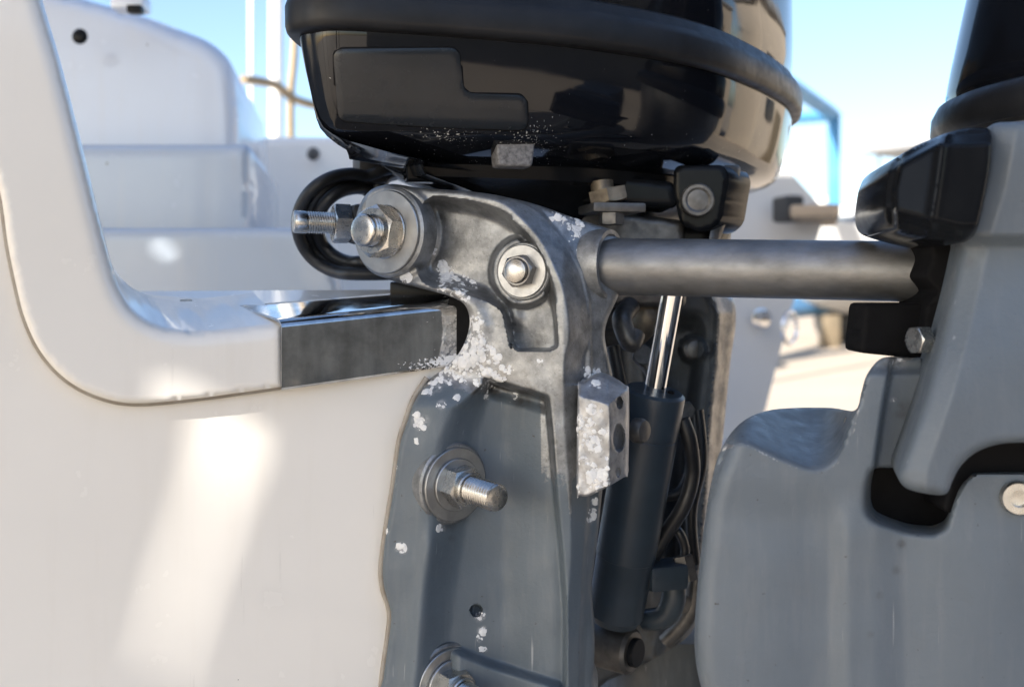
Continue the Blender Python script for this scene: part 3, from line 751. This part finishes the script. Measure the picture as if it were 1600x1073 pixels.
# tilt hanger: black clevis plate with a round pin
hp = rc([(1053, 258), (1132, 258), (1140, 275), (1128, 345), (1112, 360), (1088, 364), (1062, 350), (1052, 300)], 14)
hang, hs = relief('hanger_plate', (1090, 310, .885), (-.1, -1, 0), hp, lambda x, y: np.zeros_like(x), (.030, .045, 0), 5, 'plastic', motor, rnd=5, smooth_n=0)
relief('hanger_cheek', (1140, 300, .90), (.5, -.86, 0), rc([(1128, 258), (1158, 258), (1152, 300), (1138, 340), (1120, 385), (1106, 385)], 6), lambda x, y: np.zeros_like(x), (.004, .02, 0), 5, 'grime_metal', hang, rnd=3, smooth_n=0)
lathe('hanger_pin', [(.0148, -.004), (.0148, .003), (.0135, .0045), (.011, .0045), (.009, .0035), (.002, .004)], P(1090, 313, .880), (-.1, -1, 0), 'grime_metal', hang, 48, 25)
relief('lower_link', (1090, 370, .91), (0, -1, 0), rc([(1050, 350), (1130, 345), (1118, 420), (1045, 420)], 8), lambda x, y: np.zeros_like(x), (.02, .05, 0), 6, 'plastic', motor, rnd=5, smooth_n=0)

# swivel bracket behind the ram
SWO = [(955, 455), (1040, 452), (1120, 455), (1146, 470), (1150, 505), (1142, 560), (1134, 640), (1124, 740), (1112, 850), (1098, 940), (1082, 985), (1050, 1012), (1000, 1040), (950, 1062), (915, 1075), (905, 900), (920, 650), (935, 520)]
def sw_h(x, y):
    xe = interp_x(y, [(1108, 455), (1122, 490), (1118, 560), (1108, 650), (1102, 760), (1092, 870), (1070, 970), (1040, 1075)])
    h = .0 - np.clip(x - xe, 0, 60) * .0006 * 1.2 + .010 * np.exp(-((x - xe) / 7.0) ** 2)
    h -= .030 * ss(12, 40, xe - x) * ss(480, 520, y)
    h += .016 * ss(24, 16, np.hypot(x - 1083, y - 545)) + .02 * np.exp(-((x - 1010 - (y - 600) * .1) / 20) ** 2) * ss(500, 560, y)
    return h
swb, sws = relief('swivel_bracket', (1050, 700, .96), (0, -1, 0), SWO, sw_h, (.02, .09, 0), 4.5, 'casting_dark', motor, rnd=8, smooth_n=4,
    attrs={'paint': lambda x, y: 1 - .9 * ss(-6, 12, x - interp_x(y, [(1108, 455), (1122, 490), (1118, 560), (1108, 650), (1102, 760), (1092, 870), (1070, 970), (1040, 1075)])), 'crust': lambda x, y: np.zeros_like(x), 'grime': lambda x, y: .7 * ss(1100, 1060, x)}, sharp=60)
lathe('pivot_bolt', [(.0105, -.004), (.0105, .003), (.008, .006), (.003, .007)], sws(1083, 545) + Vector((0, -.003, 0)), (.1, -1, .05), 'grime_metal', swb, 32, 25)
# odd fittings seen between bracket and ram
for pts, r_, mt, nm in (([(985, 478, .90), (972, 500, .88), (985, 535, .875), (993, 520, .88)], .009, 'grime_metal', 'cable_clamp'),
                        ([(1000, 470, .93), (1012, 495, .92), (985, 525, .93)], .014, 'bronze', 'alloy_lug'),
                        ([(958, 540, .90), (970, 600, .90), (985, 640, .905)], .006, 'hose', 'oil_line')):
    sweep(nm, [P(*q) for q in pts], r_, mt, swb, 14)
for pts, r_, mt, nm in (([(962, 690, .93), (985, 760, .92), (1060, 770, .91), (1085, 700, .92)], .005, 'hose', 'wire_loom'),
                        ([(1090, 640, .93), (1096, 720, .925), (1080, 800, .92), (1085, 880, .92)], .0055, 'hose', 'wire_loom'),
                        ([(1000, 560, .925), (1020, 590, .92), (1016, 640, .92)], .006, 'grime_metal', 'grease_pipe'),
                        ([(1040, 1000, .93), (1075, 960, .92), (1088, 900, .92)], .008, 'grime_metal', 'drain_pipe')):
    sweep(nm, [P(*q) for q in pts], r_, mt, swb, 12)
hexnut(P(1003, 556, .92), (0, -1, .2), .010, .010, 'grime_metal', swb, None, .3, 'grease_nipple')
hexnut(P(1070, 640, .925), (0, -1, 0), .009, .008, 'grime_metal', swb, None, .1, 'cover_bolt')
hexnut(P(1062, 940, .90), (.2, -1, 0), .009, .008, 'grime_metal', swb, None, .1, 'cover_bolt')
# trim ram
RT, RB = P(1023, 610, .850), P(958, 978, .885); RX = (RB - RT).normalized()
ram = lathe('trim_cylinder', [(.009, -.0005), (.0235, -.0005), (.0262, .002), (.0265, .004), (.0265, .038), (.0260, .0385), (.0260, .0395), (.0265, .040), (.0262, .150), (.0258, .1505), (.0258, .152), (.0255, .153), (.0245, .205), (.021, .212), (.012, .214)], RT, RX, 'ram', motor, 64, 25)
lathe('piston_rod', [(.0092, -.13), (.0092, .01)], RT, RX, 'chrome', ram, 48, 40)
lathe('gland_pin', [(.003, 0), (.003, .0012), (.002, .002)], RT + Vector((.012, -.010, -.001)), -RX, 'matte_black', ram, 16)
lathe('end_eye', [(.017, -.020), (.020, -.017), (.020, .017), (.017, .020), (.010, .020)], RB + RX * .02 + Vector((.004, 0, 0)), (.8, -.6, 0), 'grime_metal', ram, 40, 30)
lathe('eye_bush', [(.0125, -.024), (.0125, .024), (.0115, .025), (.004, .025)], RB + RX * .02 + Vector((.004, 0, 0)), (.8, -.6, 0), 'plastic', ram, 40, 30)
lathe('side_bolt', [(.010, 0), (.010, .006), (.0085, .009), (.003, .010)], P(993, 672, .80), (.75, -.65, 0), 'grime_metal', ram, 32, 30)
sweep('hose', [P(1066, 655, .86), P(1078, 690, .86), P(1082, 740, .87), P(1068, 790, .87), P(1036, 840, .88), P(1020, 870, .88)], .0066, 'hose', ram, 16)
sweep('hose', [P(1040, 815, .90), P(1060, 830, .89), P(1070, 855, .89), P(1068, 880, .89)], .0042, 'hose', ram, 12)
hexnut(P(1066, 868, .885), (.2, -.2, -1), .0095, .022, 'grime_metal', ram, None, .2, 'hose_fitting')
box('valve_block', P(1036, 897, .88), (.036, .03, .022), 'ram', ram, .004, .3)
hexnut(P(1012, 905, .872), (-1, -.3, -.1), .008, .010, 'grime_metal', ram, None, .2, 'block_fitting')
sweep('elbow_pipe', [P(1052, 905, .885), P(1052, 935, .885), P(1038, 962, .89), P(1005, 968, .90)], [.011, .011, .0105, .009], 'ram', ram, 16)

# hydraulic hoses looping out over the transom
hoses = []
def loop(name, cx, cy, rx, ry, Y, r_, t0, t1, tail):
    pts = [P(cx + rx * math.cos(t), cy - ry * math.sin(t), Y + .02 * math.sin(t * 2)) for t in np.linspace(t0, t1, 14)]
    pts = [P(*q) for q in tail[0]] + pts + [P(*q) for q in tail[1]]
    return sweep(name, pts, r_, 'hose', motor, 18)
for q, (rx_, ry_, Yq) in enumerate(((84, 78, .925), (74, 70, .94), (79, 66, .965), (62, 58, .935), (68, 62, .975))):
    loop('steering_hose', 549 + q * 3, 350 + (q % 2) * 2, rx_, ry_, Yq, .0060 if q != 1 else .0068, 1.3 - .05 * q, 4.75 + .03 * q, ([(650, 256 + q * 3, .98 + Yq - .925), (606, 264 + q * 3, Yq + .02)], [(602, 428 - q * 5, Yq), (660, 425 - q * 4, Yq + .01)]))
box('hose_sleeve', P(578, 262, .95), (.03, .03, .034), 'hose', motor, .008, .4)
# steering stud and link
SA = Vector((-.93, -.36, .02)).normalized(); s0 = P(545, 350, .86)
lk = box('link_rod', s0 - SA * .045, (.09, .030, .034), 'rubber', motor, .006, axes=(SA, Vector((-SA.y, SA.x, 0)).normalized(), (0, 0, 1)))
hexnut(s0 + SA * .0, SA, .0175, .014, 'stainless', lk, .0095, .2)
stud(s0 + SA * .006, SA, .0098, .042, .0021, 'stainless', lk, .012)
sweep('bedding_sealant', [on_hull(x - 1, y, .002) for x, y in ((668, 590), (648, 622), (636, 655), (625, 690), (617, 748), (604, 830), (597, 886), (600, 920), (610, 956), (607, 996), (598, 1060), (594, 1120))], .0024, 'seal', motor, 10)
relief('throat_shade_block', (730, 515, .797), (0, -1, 0), rc([(700, 464), (770, 470), (770, 575), (706, 572)], 6), lambda x, y: np.zeros_like(x), (.0, .03, 0), 5, 'matte_black', motor, rnd=3, smooth_n=0)  # black block standing in for the shadow inside the bracket throat
stop = box('stop_block', P(668, 458, .865), (.062, .03, .020), 'plastic', motor, .002)

# ================================================================== RIGHT OUTBOARD MOTOR
motor2 = thing('outboard_motor', 'grey outboard motor leg with a black latch cover at the right edge', 'outboard motor', P(1600, 1500, .8))
LEG = [(1240, 1128), (1150, 1120), (1108, 1098), (1090, 1050), (1085, 990), (1091, 900), (1103, 800), (1118, 725), (1136, 685), (1162, 657), (1196, 642), (1240, 637), (1300, 637), (1336, 641), (1346, 612), (1354, 586), (1372, 563), (1392, 557), (1425, 559), (1444, 566),
       (1446, 640), (1440, 722), (1400, 730), (1366, 732), (1355, 750), (1352, 788), (1362, 811), (1405, 828), (1440, 834), (1462, 833), (1480, 820), (1491, 785), (1506, 755), (1542, 726), (1600, 712), (1690, 710), (1760, 740), (1780, 900), (1760, 1080), (1650, 1128), (1440, 1130)]
K2 = .66 / F
def leg_h(x, y):
    yc = interp_y(x, [(1080, 720), (1120, 700), (1160, 692), (1224, 724), (1283, 744), (1310, 722), (1330, 690), (1342, 640), (1350, 560)])
    ycp = [(1080, 720), (1120, 700), (1160, 692), (1224, 724), (1283, 744), (1310, 722), (1330, 690), (1342, 640), (1350, 560)]
    yc = sum(interp_y(x + k, ycp) for k in range(-24, 25, 6)) / 9
    up = np.where(x < 1350, np.clip(yc - y, 0, 120), 0)
    h = -np.where(up > 0, (np.sqrt(up ** 2 + 12 ** 2) - 12) * K2 * 3.4, 0)
    # soft ridge across the top
    yr = interp_y(x, [(1170, 660), (1250, 668), (1320, 670)]); h += .003 * ss(8, -2, yr - y) * ss(10, 45, up)
    # left side rolls away
    xl = interp_x(y, [(1165, 640), (1140, 690), (1120, 740), (1104, 800), (1091, 900), (1085, 990), (1090, 1050), (1108, 1098), (1150, 1120)])
    q = np.clip(30 - (x - xl), 0, 30); h -= K2 * 1.2 * (30 - np.sqrt(np.maximum(30 ** 2 - q ** 2, 0)))
    # recessed cheek of the lug
    xs = interp_x(y, [(1392, 560), (1388, 590), (1376, 660), (1366, 735)])
    h -= .022 * ss(-3, 4, x - xs) * ss(742, 734, y) * (x > 1340)
    h -= .008 * ss(588, 572, y) * (x > 1340)
    # fillet round the slot, faint vertical flutes
    dsl = dist(x, y, [(1366, 732), (1353, 760), (1353, 790), (1366, 812), (1408, 828), (1457, 833), (1480, 820)], False)
    h -= .0008 * np.exp(-(dsl / 6) ** 2)
    h += .004 * ss(740, 900, y) * np.sin((x - 1100) * .018) + .006 * ss(1290, 1330, x) * ss(760, 850, y) * ss(1420, 1360, x)
    h -= .005 * ss(1340, 1250, x) * ss(740, 820, y)
    return h
leg, legs = relief('swivel_housing', (1300, 850, .66), (-.06, -1, 0), LEG, leg_h, (.062, .01, -.016), 4.0, 'casting2', motor2, rnd=7, smooth_n=4, flat=True,
    attrs={'paint': lambda x, y: 1 - .45 * blobs(x, y, [(1405, 565, 30, 1.0), (1180, 660, 14, .5), (1140, 700, 10, .5)]) - .5 * np.exp(-(dist(x, y, [(1120, 702), (1160, 692), (1224, 724), (1283, 744), (1310, 722), (1330, 690), (1342, 640)], False) / 4.0) ** 2) - .42 * np.exp(-(dist(x, y, LEG) / 5.0) ** 2), 'crust': lambda x, y: blobs(x, y, [(1400, 562, 22, .38), (1396, 625, 5, .6)]), 'grime': lambda x, y: blobs(x, y, [(1390, 575, 20, .6), (1408, 850, 8, .7), (1400, 890, 8, .5), (1375, 930, 7, .4), (1360, 990, 6, .4), (1408, 640, 22, .5), (1310, 680, 9, .4)])}, sharp=60)
ARM = [(1548, 196), (1590, 190), (1680, 186), (1760, 200), (1760, 690), (1680, 690), (1600, 691), (1560, 694), (1526, 706), (1502, 727), (1488, 752), (1480, 770), (1462, 773), (1425, 766), (1408, 755), (1404, 736), (1420, 690), (1446, 612), (1470, 520), (1490, 430), (1500, 385), (1512, 350), (1530, 290), (1540, 230)]
def arm_h(x, y):
    h = -.014 * np.clip((y - 366) / 20, 0, 1) + .016 * ss(395, 760, y)
    xl = interp_x(y, [(1545, 200), (1530, 290), (1500, 385), (1470, 520), (1446, 612), (1404, 736), (1404, 800)])
    h -= .012 * np.clip(1 - (x - xl) / 44, 0, 1)
    h += .003 * np.sin(y * .02 + x * .01)
    return h
arm, arms = relief('steering_arm', (1560, 450, .615), (0, -1, 0), ARM, arm_h, (.02, .07, 0), 5, 'casting2', motor2, rnd=16, smooth_n=4,
    attrs={'paint': lambda x, y: np.ones_like(x), 'crust': lambda x, y: np.zeros_like(x), 'grime': lambda x, y: blobs(x, y, [(1450, 768, 22, .35), (1515, 410, 14, .4)])}, sharp=60)
box('inner_housing', P(1510, 775, .765), (.20, .12, .10), 'matte_black', motor2, .01)
relief('arc_gap_fill', (1550, 740, .665), (0, -1, 0), rc([(1470, 800), (1484, 745), (1510, 705), (1560, 680), (1700, 676), (1700, 740), (1560, 745), (1500, 800)], 14), lambda x, y: np.zeros_like(x), (0, .03, 0), 6, 'matte_black', motor2, rnd=4, smooth_n=0)  # black strip standing in for the dark of the gap between arm and boss
COV = [(1388, 268), (1400, 247), (1440, 224), (1490, 205), (1535, 200), (1549, 208), (1549, 250), (1540, 305), (1528, 355), (1515, 374), (1495, 380), (1450, 371), (1405, 359), (1386, 349), (1380, 330), (1382, 300)]
def cov_h(x, y):
    xr = interp_x(y, [(1476, 200), (1464, 290), (1450, 380)]); h = -np.clip(xr - x, 0, 90) * .0004 * .75
    xi = interp_x(y, [(1412, 230), (1396, 300), (1400, 360)]); h -= .012 * ss(5, -5, x - xi) 
    yt = interp_y(x, [(1380, 275), (1470, 225), (1550, 222)]); h -= .018 * ss(4, -16, y - yt)
    h -= .014 * ss(-26, 4, y - interp_y(x, [(1380, 345), (1500, 375)]))
    return h + .003 * np.exp(-((x - xr) / 8) ** 2)
relief('latch_cover', (1460, 290, .595), (0, -1, 0), COV, cov_h, (.02, .11, 0), 4, 'plastic', motor2, rnd=9, smooth_n=4, attrs={'crust': lambda x, y: np.zeros_like(x)}, sharp=60)
relief('link_plate', (1465, 430, .69), (-.2, -1, 0), rc([(1450, 372), (1525, 372), (1495, 500), (1436, 545), (1446, 476), (1466, 456), (1443, 432), (1456, 402)], 7), lambda x, y: np.zeros_like(x), (0, .05, 0), 5, 'matte_black', motor2, rnd=4, smooth_n=0)
relief('stop_pad', (1390, 515, .70), (0, -1, 0), rc([(1350, 474), (1450, 474), (1450, 562), (1342, 551)], 8), lambda x, y: np.zeros_like(x), (0, .03, 0), 6, 'matte_black', motor2, rnd=4, smooth_n=0)
hexnut(P(1447, 531, .668), (-.95, -.30, 0), .0098, .010, 'stainless', motor2, None, .1, 'pinch_bolt')
lathe('grub_screw', [(.006, 0), (.0062, .006), (.005, .008), (.002, .008)], P(1338, 660, .70), (-.75, -.66, .05), 'grime_metal', leg, 24)
lathe('socket_bolt', [(.0112, -.002), (.0112, .005), (.0100, .0068), (.0056, .0068), (.0052, .0030), (.0008, .0026)], legs(1589, 776), (-.25, -1, 0), 'stainless', leg, 40, 25)
C2 = (.545, .86)
def circ(r, z, n=96): return [Vector((C2[0] + r * 1.0 * math.cos(t), C2[1] + r * 1.15 * math.sin(t), CZ + z)) for t in np.linspace(0, 2 * math.pi, n, endpoint=False)]
loft('rubber_seal', [circ(r, z) for r, z in ((.150, .128), (.163, .130), (.166, .137), (.165, .150), (.160, .160), (.153, .163), (.14, .163))], 'rubber', motor2, True, 50)
loft('upper_cowl', [circ(r, z) for r, z in ((.150, .158), (.153, .170), (.148, .20), (.132, .28), (.118, .36), (.10, .42), (.06, .45))], 'black', motor2, True, 50)
loft('midsection', [circ(r, z) for r, z in ((.150, .135), (.155, .12), (.14, .06), (.12, -.05), (.11, -.25))], 'casting2', motor2, True, 50)

def lower_leg(cx, cy, rx, ry, z0, z1, parent, mat):
    rg = []
    for z, k in ((z0, 1.0), (z0 - .03, .98), ((z0 + z1) / 2, .8), (z1 + .08, .7), (z1, .66)):
        rg.append([Vector((cx + rx * k * math.cos(t) * abs(math.cos(t)) ** -.25 if abs(math.cos(t)) > 1e-6 else cx, cy + ry * k * math.sin(t), z)) for t in np.linspace(0, 2 * math.pi, 40, endpoint=False)])
    o = loft('driveshaft_leg', rg, mat, parent, True, 45)
    n = len(o.data.vertices)
    for nm, v in (('paint', 1.0), ('crust', 0.0), ('grime', .2)):
        a_ = o.data.attributes.new(nm, 'FLOAT', 'POINT'); a_.data.foreach_set('value', [v] * n)
lower_leg(.17, 1.14, .075, .15, CZ - .36, .35, motor, 'casting_dark')
lower_leg(.36, .83, .11, .10, CZ - .27, .35, motor2, 'casting2')

# ================================================================== UNSEEN CANOPY ADDED BEHIND THE CAMERA (shades the stern)
shed = thing('shade_canopy', 'unseen pale sheet canopy with cut holes, added behind the viewpoint to shade the stern', 'canopy', (-3.0, -3.6, 0))
RZ = 4.0
def to_roof(p): q = p + SUN * ((RZ - p.z) / SUN.z); return (q.x, q.y)
def pierced_shade_roof():
    strk = [to_roof(on_hull(x, y, 0)) for x, y in ((330, 610), (378, 610), (374, 690), (340, 765), (293, 890), (242, 1050), (226, 1050), (266, 880), (306, 760))]  # hole traced back along the sun to throw the light streak on the hull
    holes = [strk]
    for (x, y, r_) in ((290, 268, 17), (285, 332, 16), (280, 400, 15)):  # small holes cut to throw sun dapples into the cockpit
        c = P(x, y, 1.43); holes.append([to_roof(c + Vector((math.cos(t) * r_ * .0009, 0, math.sin(t) * r_ * .0009 + .006 * math.cos(t)))) for t in np.linspace(0, 2 * math.pi, 8)[:-1]])
    outer = [(-5.3, -7.4), (-.75, -7.4), (-.75, .15), (-5.3, .15)]
    pts = list(outer); edges = [(i, (i + 1) % 4) for i in range(4)]
    for hl in holes:
        b = len(pts); pts += hl; edges += [(b + i, b + (i + 1) % len(hl)) for i in range(len(hl))]
    v2, e, f, *_ = geometry.delaunay_2d_cdt([Vector(p) for p in pts], edges, [], 0, 1e-5)
    keep = []
    for t in f:
        c = sum((v2[i] for i in t), Vector((0, 0))) / len(t)
        if not any(inside(np.array([c.x]), np.array([c.y]), hl)[0] for hl in holes): keep.append(tuple(t))
    nv = len(v2); vs = [(v.x, v.y, RZ) for v in v2] + [(v.x, v.y, RZ - .012) for v in v2]
    cnt = {(t[i], t[(i + 1) % len(t)]) for t in keep for i in range(len(t))}
    fs = keep + [tuple(nv + i for i in reversed(t)) for t in keep] + [(b, a, nv + a, nv + b) for a, b in cnt if (b, a) not in cnt]
    link('pierced_shade_sheet', vs, fs, 'canopy', shed, False)
pierced_shade_roof()
for cx_, cy_ in ((-5.25, -7.3), (-.8, -7.3), (-.8, .1), (-5.25, .1), (-.8, -3.65), (-5.25, -3.65)):
    if (cx_, cy_) != (-.8, .1): box('post', (cx_, cy_, 1.99), (.09, .09, 3.98), 'rail', shed, .008)
for cy_ in (-7.3, -3.65, .1): box('roof_beam', (-3.02, cy_, 3.93), (4.5, .07, .11), 'rail', shed, .008)

# ================================================================== BACKGROUND
# neighbouring boat just beyond the engines
nb = thing('moored_boat', 'white boat hull with chrome ring standing just beyond the tube', 'boat', (1.2, 3.4, 0))
def hull_slab(name, pts, Y0, Y1, shift, mat, parent):
    a = [P(x, y, Y0) for x, y in pts]; k = Y1 / Y0
    b = [Vector((p.x + shift, Y1, p.z)) for p in a]; n = len(a)
    return link(name, a + b, [tuple(range(n)), tuple(n + i for i in reversed(range(n)))] + [(i, n + i, n + (i + 1) % n, (i + 1) % n) for i in range(n)], mat, parent, True, 30)
hull_slab('hull', rc([(960, 250), (1225, 258), (1290, 330), (1262, 420), (1238, 475), (1196, 640), (1150, 800), (1100, 1000), (960, 1000)], 14), 3.0, 7.0, -1.6, 'white_far', nb)
box('rub_rail_end', P(1231, 327, 2.9), (.055, .10, .075), 'tyre', nb, .012, .2)
box('swim_platform', P(1274, 338, 2.95), (.13, .5, .035), 'tan', nb, .01, -.3)
def torus(name, c, axis, R_, r_, mat, parent, seg=40, sg=12):
    a, u, v = basis(axis); vs, fs = [], []
    for i in range(seg):
        th = 2 * math.pi * i / seg; d = u * math.cos(th) + v * math.sin(th)
        for j in range(sg):
            ph = 2 * math.pi * j / sg; vs.append(Vector(c) + d * (R_ + r_ * math.cos(ph)) + a * r_ * math.sin(ph))
    for i in range(seg):
        for j in range(sg): fs.append((i * sg + j, ((i + 1) % seg) * sg + j, ((i + 1) % seg) * sg + (j + 1) % sg, i * sg + (j + 1) % sg))
    return link(name, vs, fs, mat, parent)
torus('towing_eye', P(1234, 512, 2.9), (.75, -.65, 0), .046, .006, 'chrome', nb)
lathe('outlet', [(.028, 0), (.030, .01), (.022, .012)], P(1188, 497, 2.97), (.2, -1, 0), 'chrome', nb, 24)

# motor yacht further off
def yacht(name, label, px, Y, L, ang, group=None, zk=1.0):
    t = thing(name, label, 'yacht', (PX(px, Y), Y, 0), group); t.rotation_euler = (0, 0, 0)
    ca, sa = math.cos(ang), math.sin(ang); o = Vector((PX(px, Y), Y, 0))
    def W(x, y, z): return o + Vector((x * ca - y * sa, x * sa + y * ca, z * zk))
    st = []
    for s, hw, zk0, zd in ((0, .80, .9, 2.3), (.25, 1.0, .8, 2.35), (.55, 1.0, .75, 2.5), (.8, .62, .8, 2.8), (.95, .2, 1.1, 3.05), (1, .03, 1.6, 3.15)):
        b = hw * L * .15; x = (s - .5) * L
        st.append([W(x, -b, zd), W(x, -b * .97, zd * .82), W(x, -b * .72, zk0 + .35), W(x, 0, zk0), W(x, b * .72, zk0 + .35), W(x, b * .97, zd * .82), W(x, b, zd)])
    loft('hull', st, 'white_far', t, True, 35)
    def slab(nm, x0, x1, z0, z1, hw, mt, rake=.3, th=.0):
        b = hw * L * .15; r = rake
        vs = [W(x0, -b, z0), W(x1, -b, z0), W(x1, b, z0), W(x0, b, z0), W(x0 + r * .3, -b * .9, z1), W(x1 - r * 1.6, -b * .85, z1), W(x1 - r * 1.6, b * .85, z1), W(x0 + r * .3, b * .9, z1)]
        return link(nm, vs, [(0, 1, 2, 3), (7, 6, 5, 4), (0, 4, 5, 1), (1, 5, 6, 2), (2, 6, 7, 3), (3, 7, 4, 0)], mt, t, False)
    slab('cabin', -.28 * L, .22 * L, 2.4, 3.5, .78, 'white_far', .5)
    slab('windows', -.25 * L, .235 * L, 2.85, 3.25, .80, 'glass_far', .5)
    slab('flybridge', -.3 * L, .06 * L, 3.5, 4.1, .8, 'white_far', .3)
    slab('hardtop', -.32 * L, .05 * L, 5.0, 5.15, .78, 'roof', .1)
    for x in (-.26, -.02):
        for y in (-1, 1): sweep('hardtop_post', [W(x * L, y * .1 * L, 4.05), W(x * L - .1, y * .1 * L, 5.02)], .05, 'white_far', t, 8, 2)
    lathe('radar_dome', [(.1, 0), (.32, .05), (.36, .2), (.3, .38), (.12, .48), (.02, .5)], W(-.14 * L, 0, 5.16), (0, 0, 1), 'white_far', t, 24, 40)
    for x in (-.3, 0, .25):
        for y in (-1, 1):
            sweep('stand_leg', [W(x * L, y * .14 * L, 1.3), W(x * L, y * .2 * L, 0)], .05, 'blue', t, 8, 2)
    for x in (-.3, .1, .35): 
        b_ = box('keel_block', W(x * L, 0, .38), (.4, .4, .78), 'rail', t, .02)
    return t
yacht('motor_yacht', 'white motor yacht with hardtop and radar dome on stands beside the black latch cover', 1425, 26, 11, R(-140))
yacht('motor_yacht', 'white yacht ashore far behind the blue gantry', 1330, 48, 12, R(20))
# travel lift
lift = thing('travel_lift', 'blue steel boat hoist gantry rising behind the tube', 'gantry', P(1302, 490, 26))
lift.location.z = 0
def beam(nm, a, b, wd, parent=lift, mat='blue'):
    a, b = Vector(a), Vector(b); d = (b - a); L = d.length; d.normalize(); u = d.orthogonal().normalized() if abs(d.z) < .9 else Vector((1, 0, 0)); v = d.cross(u)
    return box(nm, (a + b) / 2, (L, wd, wd), mat, parent, .02, axes=(d, u, v))
pa = P(1303, 180, 26); pb = Vector((3.87, 18.0, pa.z))
zt = pa.z
beam('post', (pa.x, pa.y, .5), (pa.x, pa.y, zt), .26)
beam('post', (pb.x, pb.y, .5), (pb.x, pb.y, zt), .34)
beam('post', (pa.x - 6.5, pa.y + 3, .5), (pa.x - 6.5, pa.y + 3, zt), .34)
beam('top_beam', (pa.x, pa.y, zt), (pb.x, pb.y, zt), .30)
beam('cross_beam', (pa.x - 6.5, pa.y + 3, zt), (pa.x, pa.y, zt - .01), .22)
beam('lower_beam', (pa.x, pa.y, .95), (pb.x, pb.y, .95), .34)
for px_, py_ in ((pa.x, pa.y), (pb.x, pb.y), (pa.x - 6.5, pa.y + 3)):
    for dx in (-.45, .45):
        lathe('wheel', [(.2, -.2), (.52, -.19), (.58, -.12), (.58, .12), (.52, .19), (.2, .2)], (px_ + dx * .2, py_ + dx * 1.4, .58), (1, .2, 0), 'tyre', lift, 28, 40)
# poles, mast and rail on the left
m1 = lathe('mast', [(.055, 0), (.055, 9), (.03, 11)], (PX(431, 8.2), 8.2, 0), (0, 0, 1), 'white_far', None, 20); tag(m1, 'pale sailboat mast standing left of the black cowling', 'mast')
m2 = lathe('mast', [(.03, 0), (.03, 11), (.02, 12)], (PX(392, 14), 14, 0), (0, 0, 1), 'white_far', None, 20); tag(m2, 'thin far mast just right of the white seat moulding', 'mast')
rl = thing('deck_rail', 'brown metal rail with crossing tube seen left of the black cowling', 'rail', P(455, 240, 4.2))
sweep('stanchion', [P(456, 300, 4.2), P(454, 160, 4.2), P(459, 90, 4.2), P(462, 20, 4.2)], .016, 'rail', rl, 12)
sweep('hand_rail', [P(380, 124, 3.9), P(408, 128, 4.0), P(432, 134, 4.1), P(455, 152, 4.2), P(480, 162, 4.3), P(540, 175, 4.5)], .018, 'rail', rl, 12)
for a_ in (-.03,):
    sweep('rail_base', [P(456, 300, 4.2), P(456, 800, 4.2)], .016, 'rail', rl, 10)
# low white shed and trees along the horizon
far = thing('storage_shed', 'long low pale shed on the horizon behind the gantry wheels', 'shed', (30, 95, 0))
box('wall', (26, 95, 1.6), (26, 8, 3.2), 'white_far', far, .05); box('roof', (26, 95, 3.35), (27, 9, .3), 'roof', far, .05)
def tree(px, Y, h, rad, seed, label):
    rnd = random.Random(seed); t = thing('yard_tree', label, 'tree', (PX(px, Y), Y, 0), 'trees along the yard edge')
    b = Vector((PX(px, Y), Y, 0)); sweep('trunk', [b, b + Vector((.1, 0, h * .3)), b + Vector((-.1, .1, h * .55))], [.16, .12, .06], 'bark', t, 8, 4)
    vs, fs = [], []
    for k in range(1500):
        th = rnd.uniform(0, 6.28); u = rnd.uniform(-1, 1); q = rnd.random() ** .4; s = math.sqrt(1 - u * u)
        lump = 1 + .3 * math.sin(th * 3 + seed) * math.cos(u * 4)
        c = b + Vector((math.cos(th) * s * rad * q * lump, math.sin(th) * s * rad * q * lump, h * .62 + u * h * .38 * q * lump))
        d = Vector((rnd.gauss(0, 1), rnd.gauss(0, 1), rnd.gauss(0, 1))).normalized(); e = d.orthogonal().normalized(); sz = rnd.uniform(.1, .24)
        i = len(vs); vs += [c - d * sz, c + e * sz * .5, c + d * sz, c - e * sz * .5]; fs.append((i, i + 1, i + 2, i + 3))
    link('crown', vs, fs, 'foliage', t, False)
tree(1248, 60, 2.6, 1.6, 1, 'low green tree on the horizon just left of the gantry post')
tree(1345, 70, 2.4, 2.2, 2, 'low green tree on the horizon right of the gantry post')
tree(1215, 66, 3.0, 2.0, 3, 'leafy tree on the horizon behind the white boat hull')

# sunlit boats and a storage building to the right of the picture, seen only as reflections
for k, (bx_, by_, h_, w_) in enumerate(((11.5, 10.5, 5.2, 5.0), (13.5, 4.6, 4.2, 4.4))):
    lab = ('tall tan storage building at the right end of the yard row, outside the picture', 'lower tan storage building next to the unseen dark block, outside the picture')[k]
    sb = thing('yard_building', lab, 'building', (bx_, by_, 0), 'tan buildings on the right of the yard')
    box('wall', (bx_, by_, h_ / 2), (3.0, w_, h_), 'shed', sb, .03); box('roof', (bx_, by_, h_ + .08), (3.4, w_ + .4, .16), 'roof', sb, .02)
    box('door', (bx_ - 1.52, by_ + .4, 1.4), (.06, 1.6, 2.8), 'rail', sb, .01); box('window', (bx_ - 1.52, by_ - 1.2, 2.6), (.06, .9, .9), 'glass_far', sb, .01)

ws = thing('unseen_dark_block', 'unseen grey green block added behind the viewpoint to darken reflections', 'building', (9.5, -9.0, 0))  # added out of view so the steel and cowling mirror something dark
box('wall', (9.5, -9.0, 2.3), (14, 3, 4.6), 'workshop', ws, .03, .85); box('roof', (9.5, -9.0, 4.7), (14.6, 3.6, .18), 'roof', ws, .02, .85)
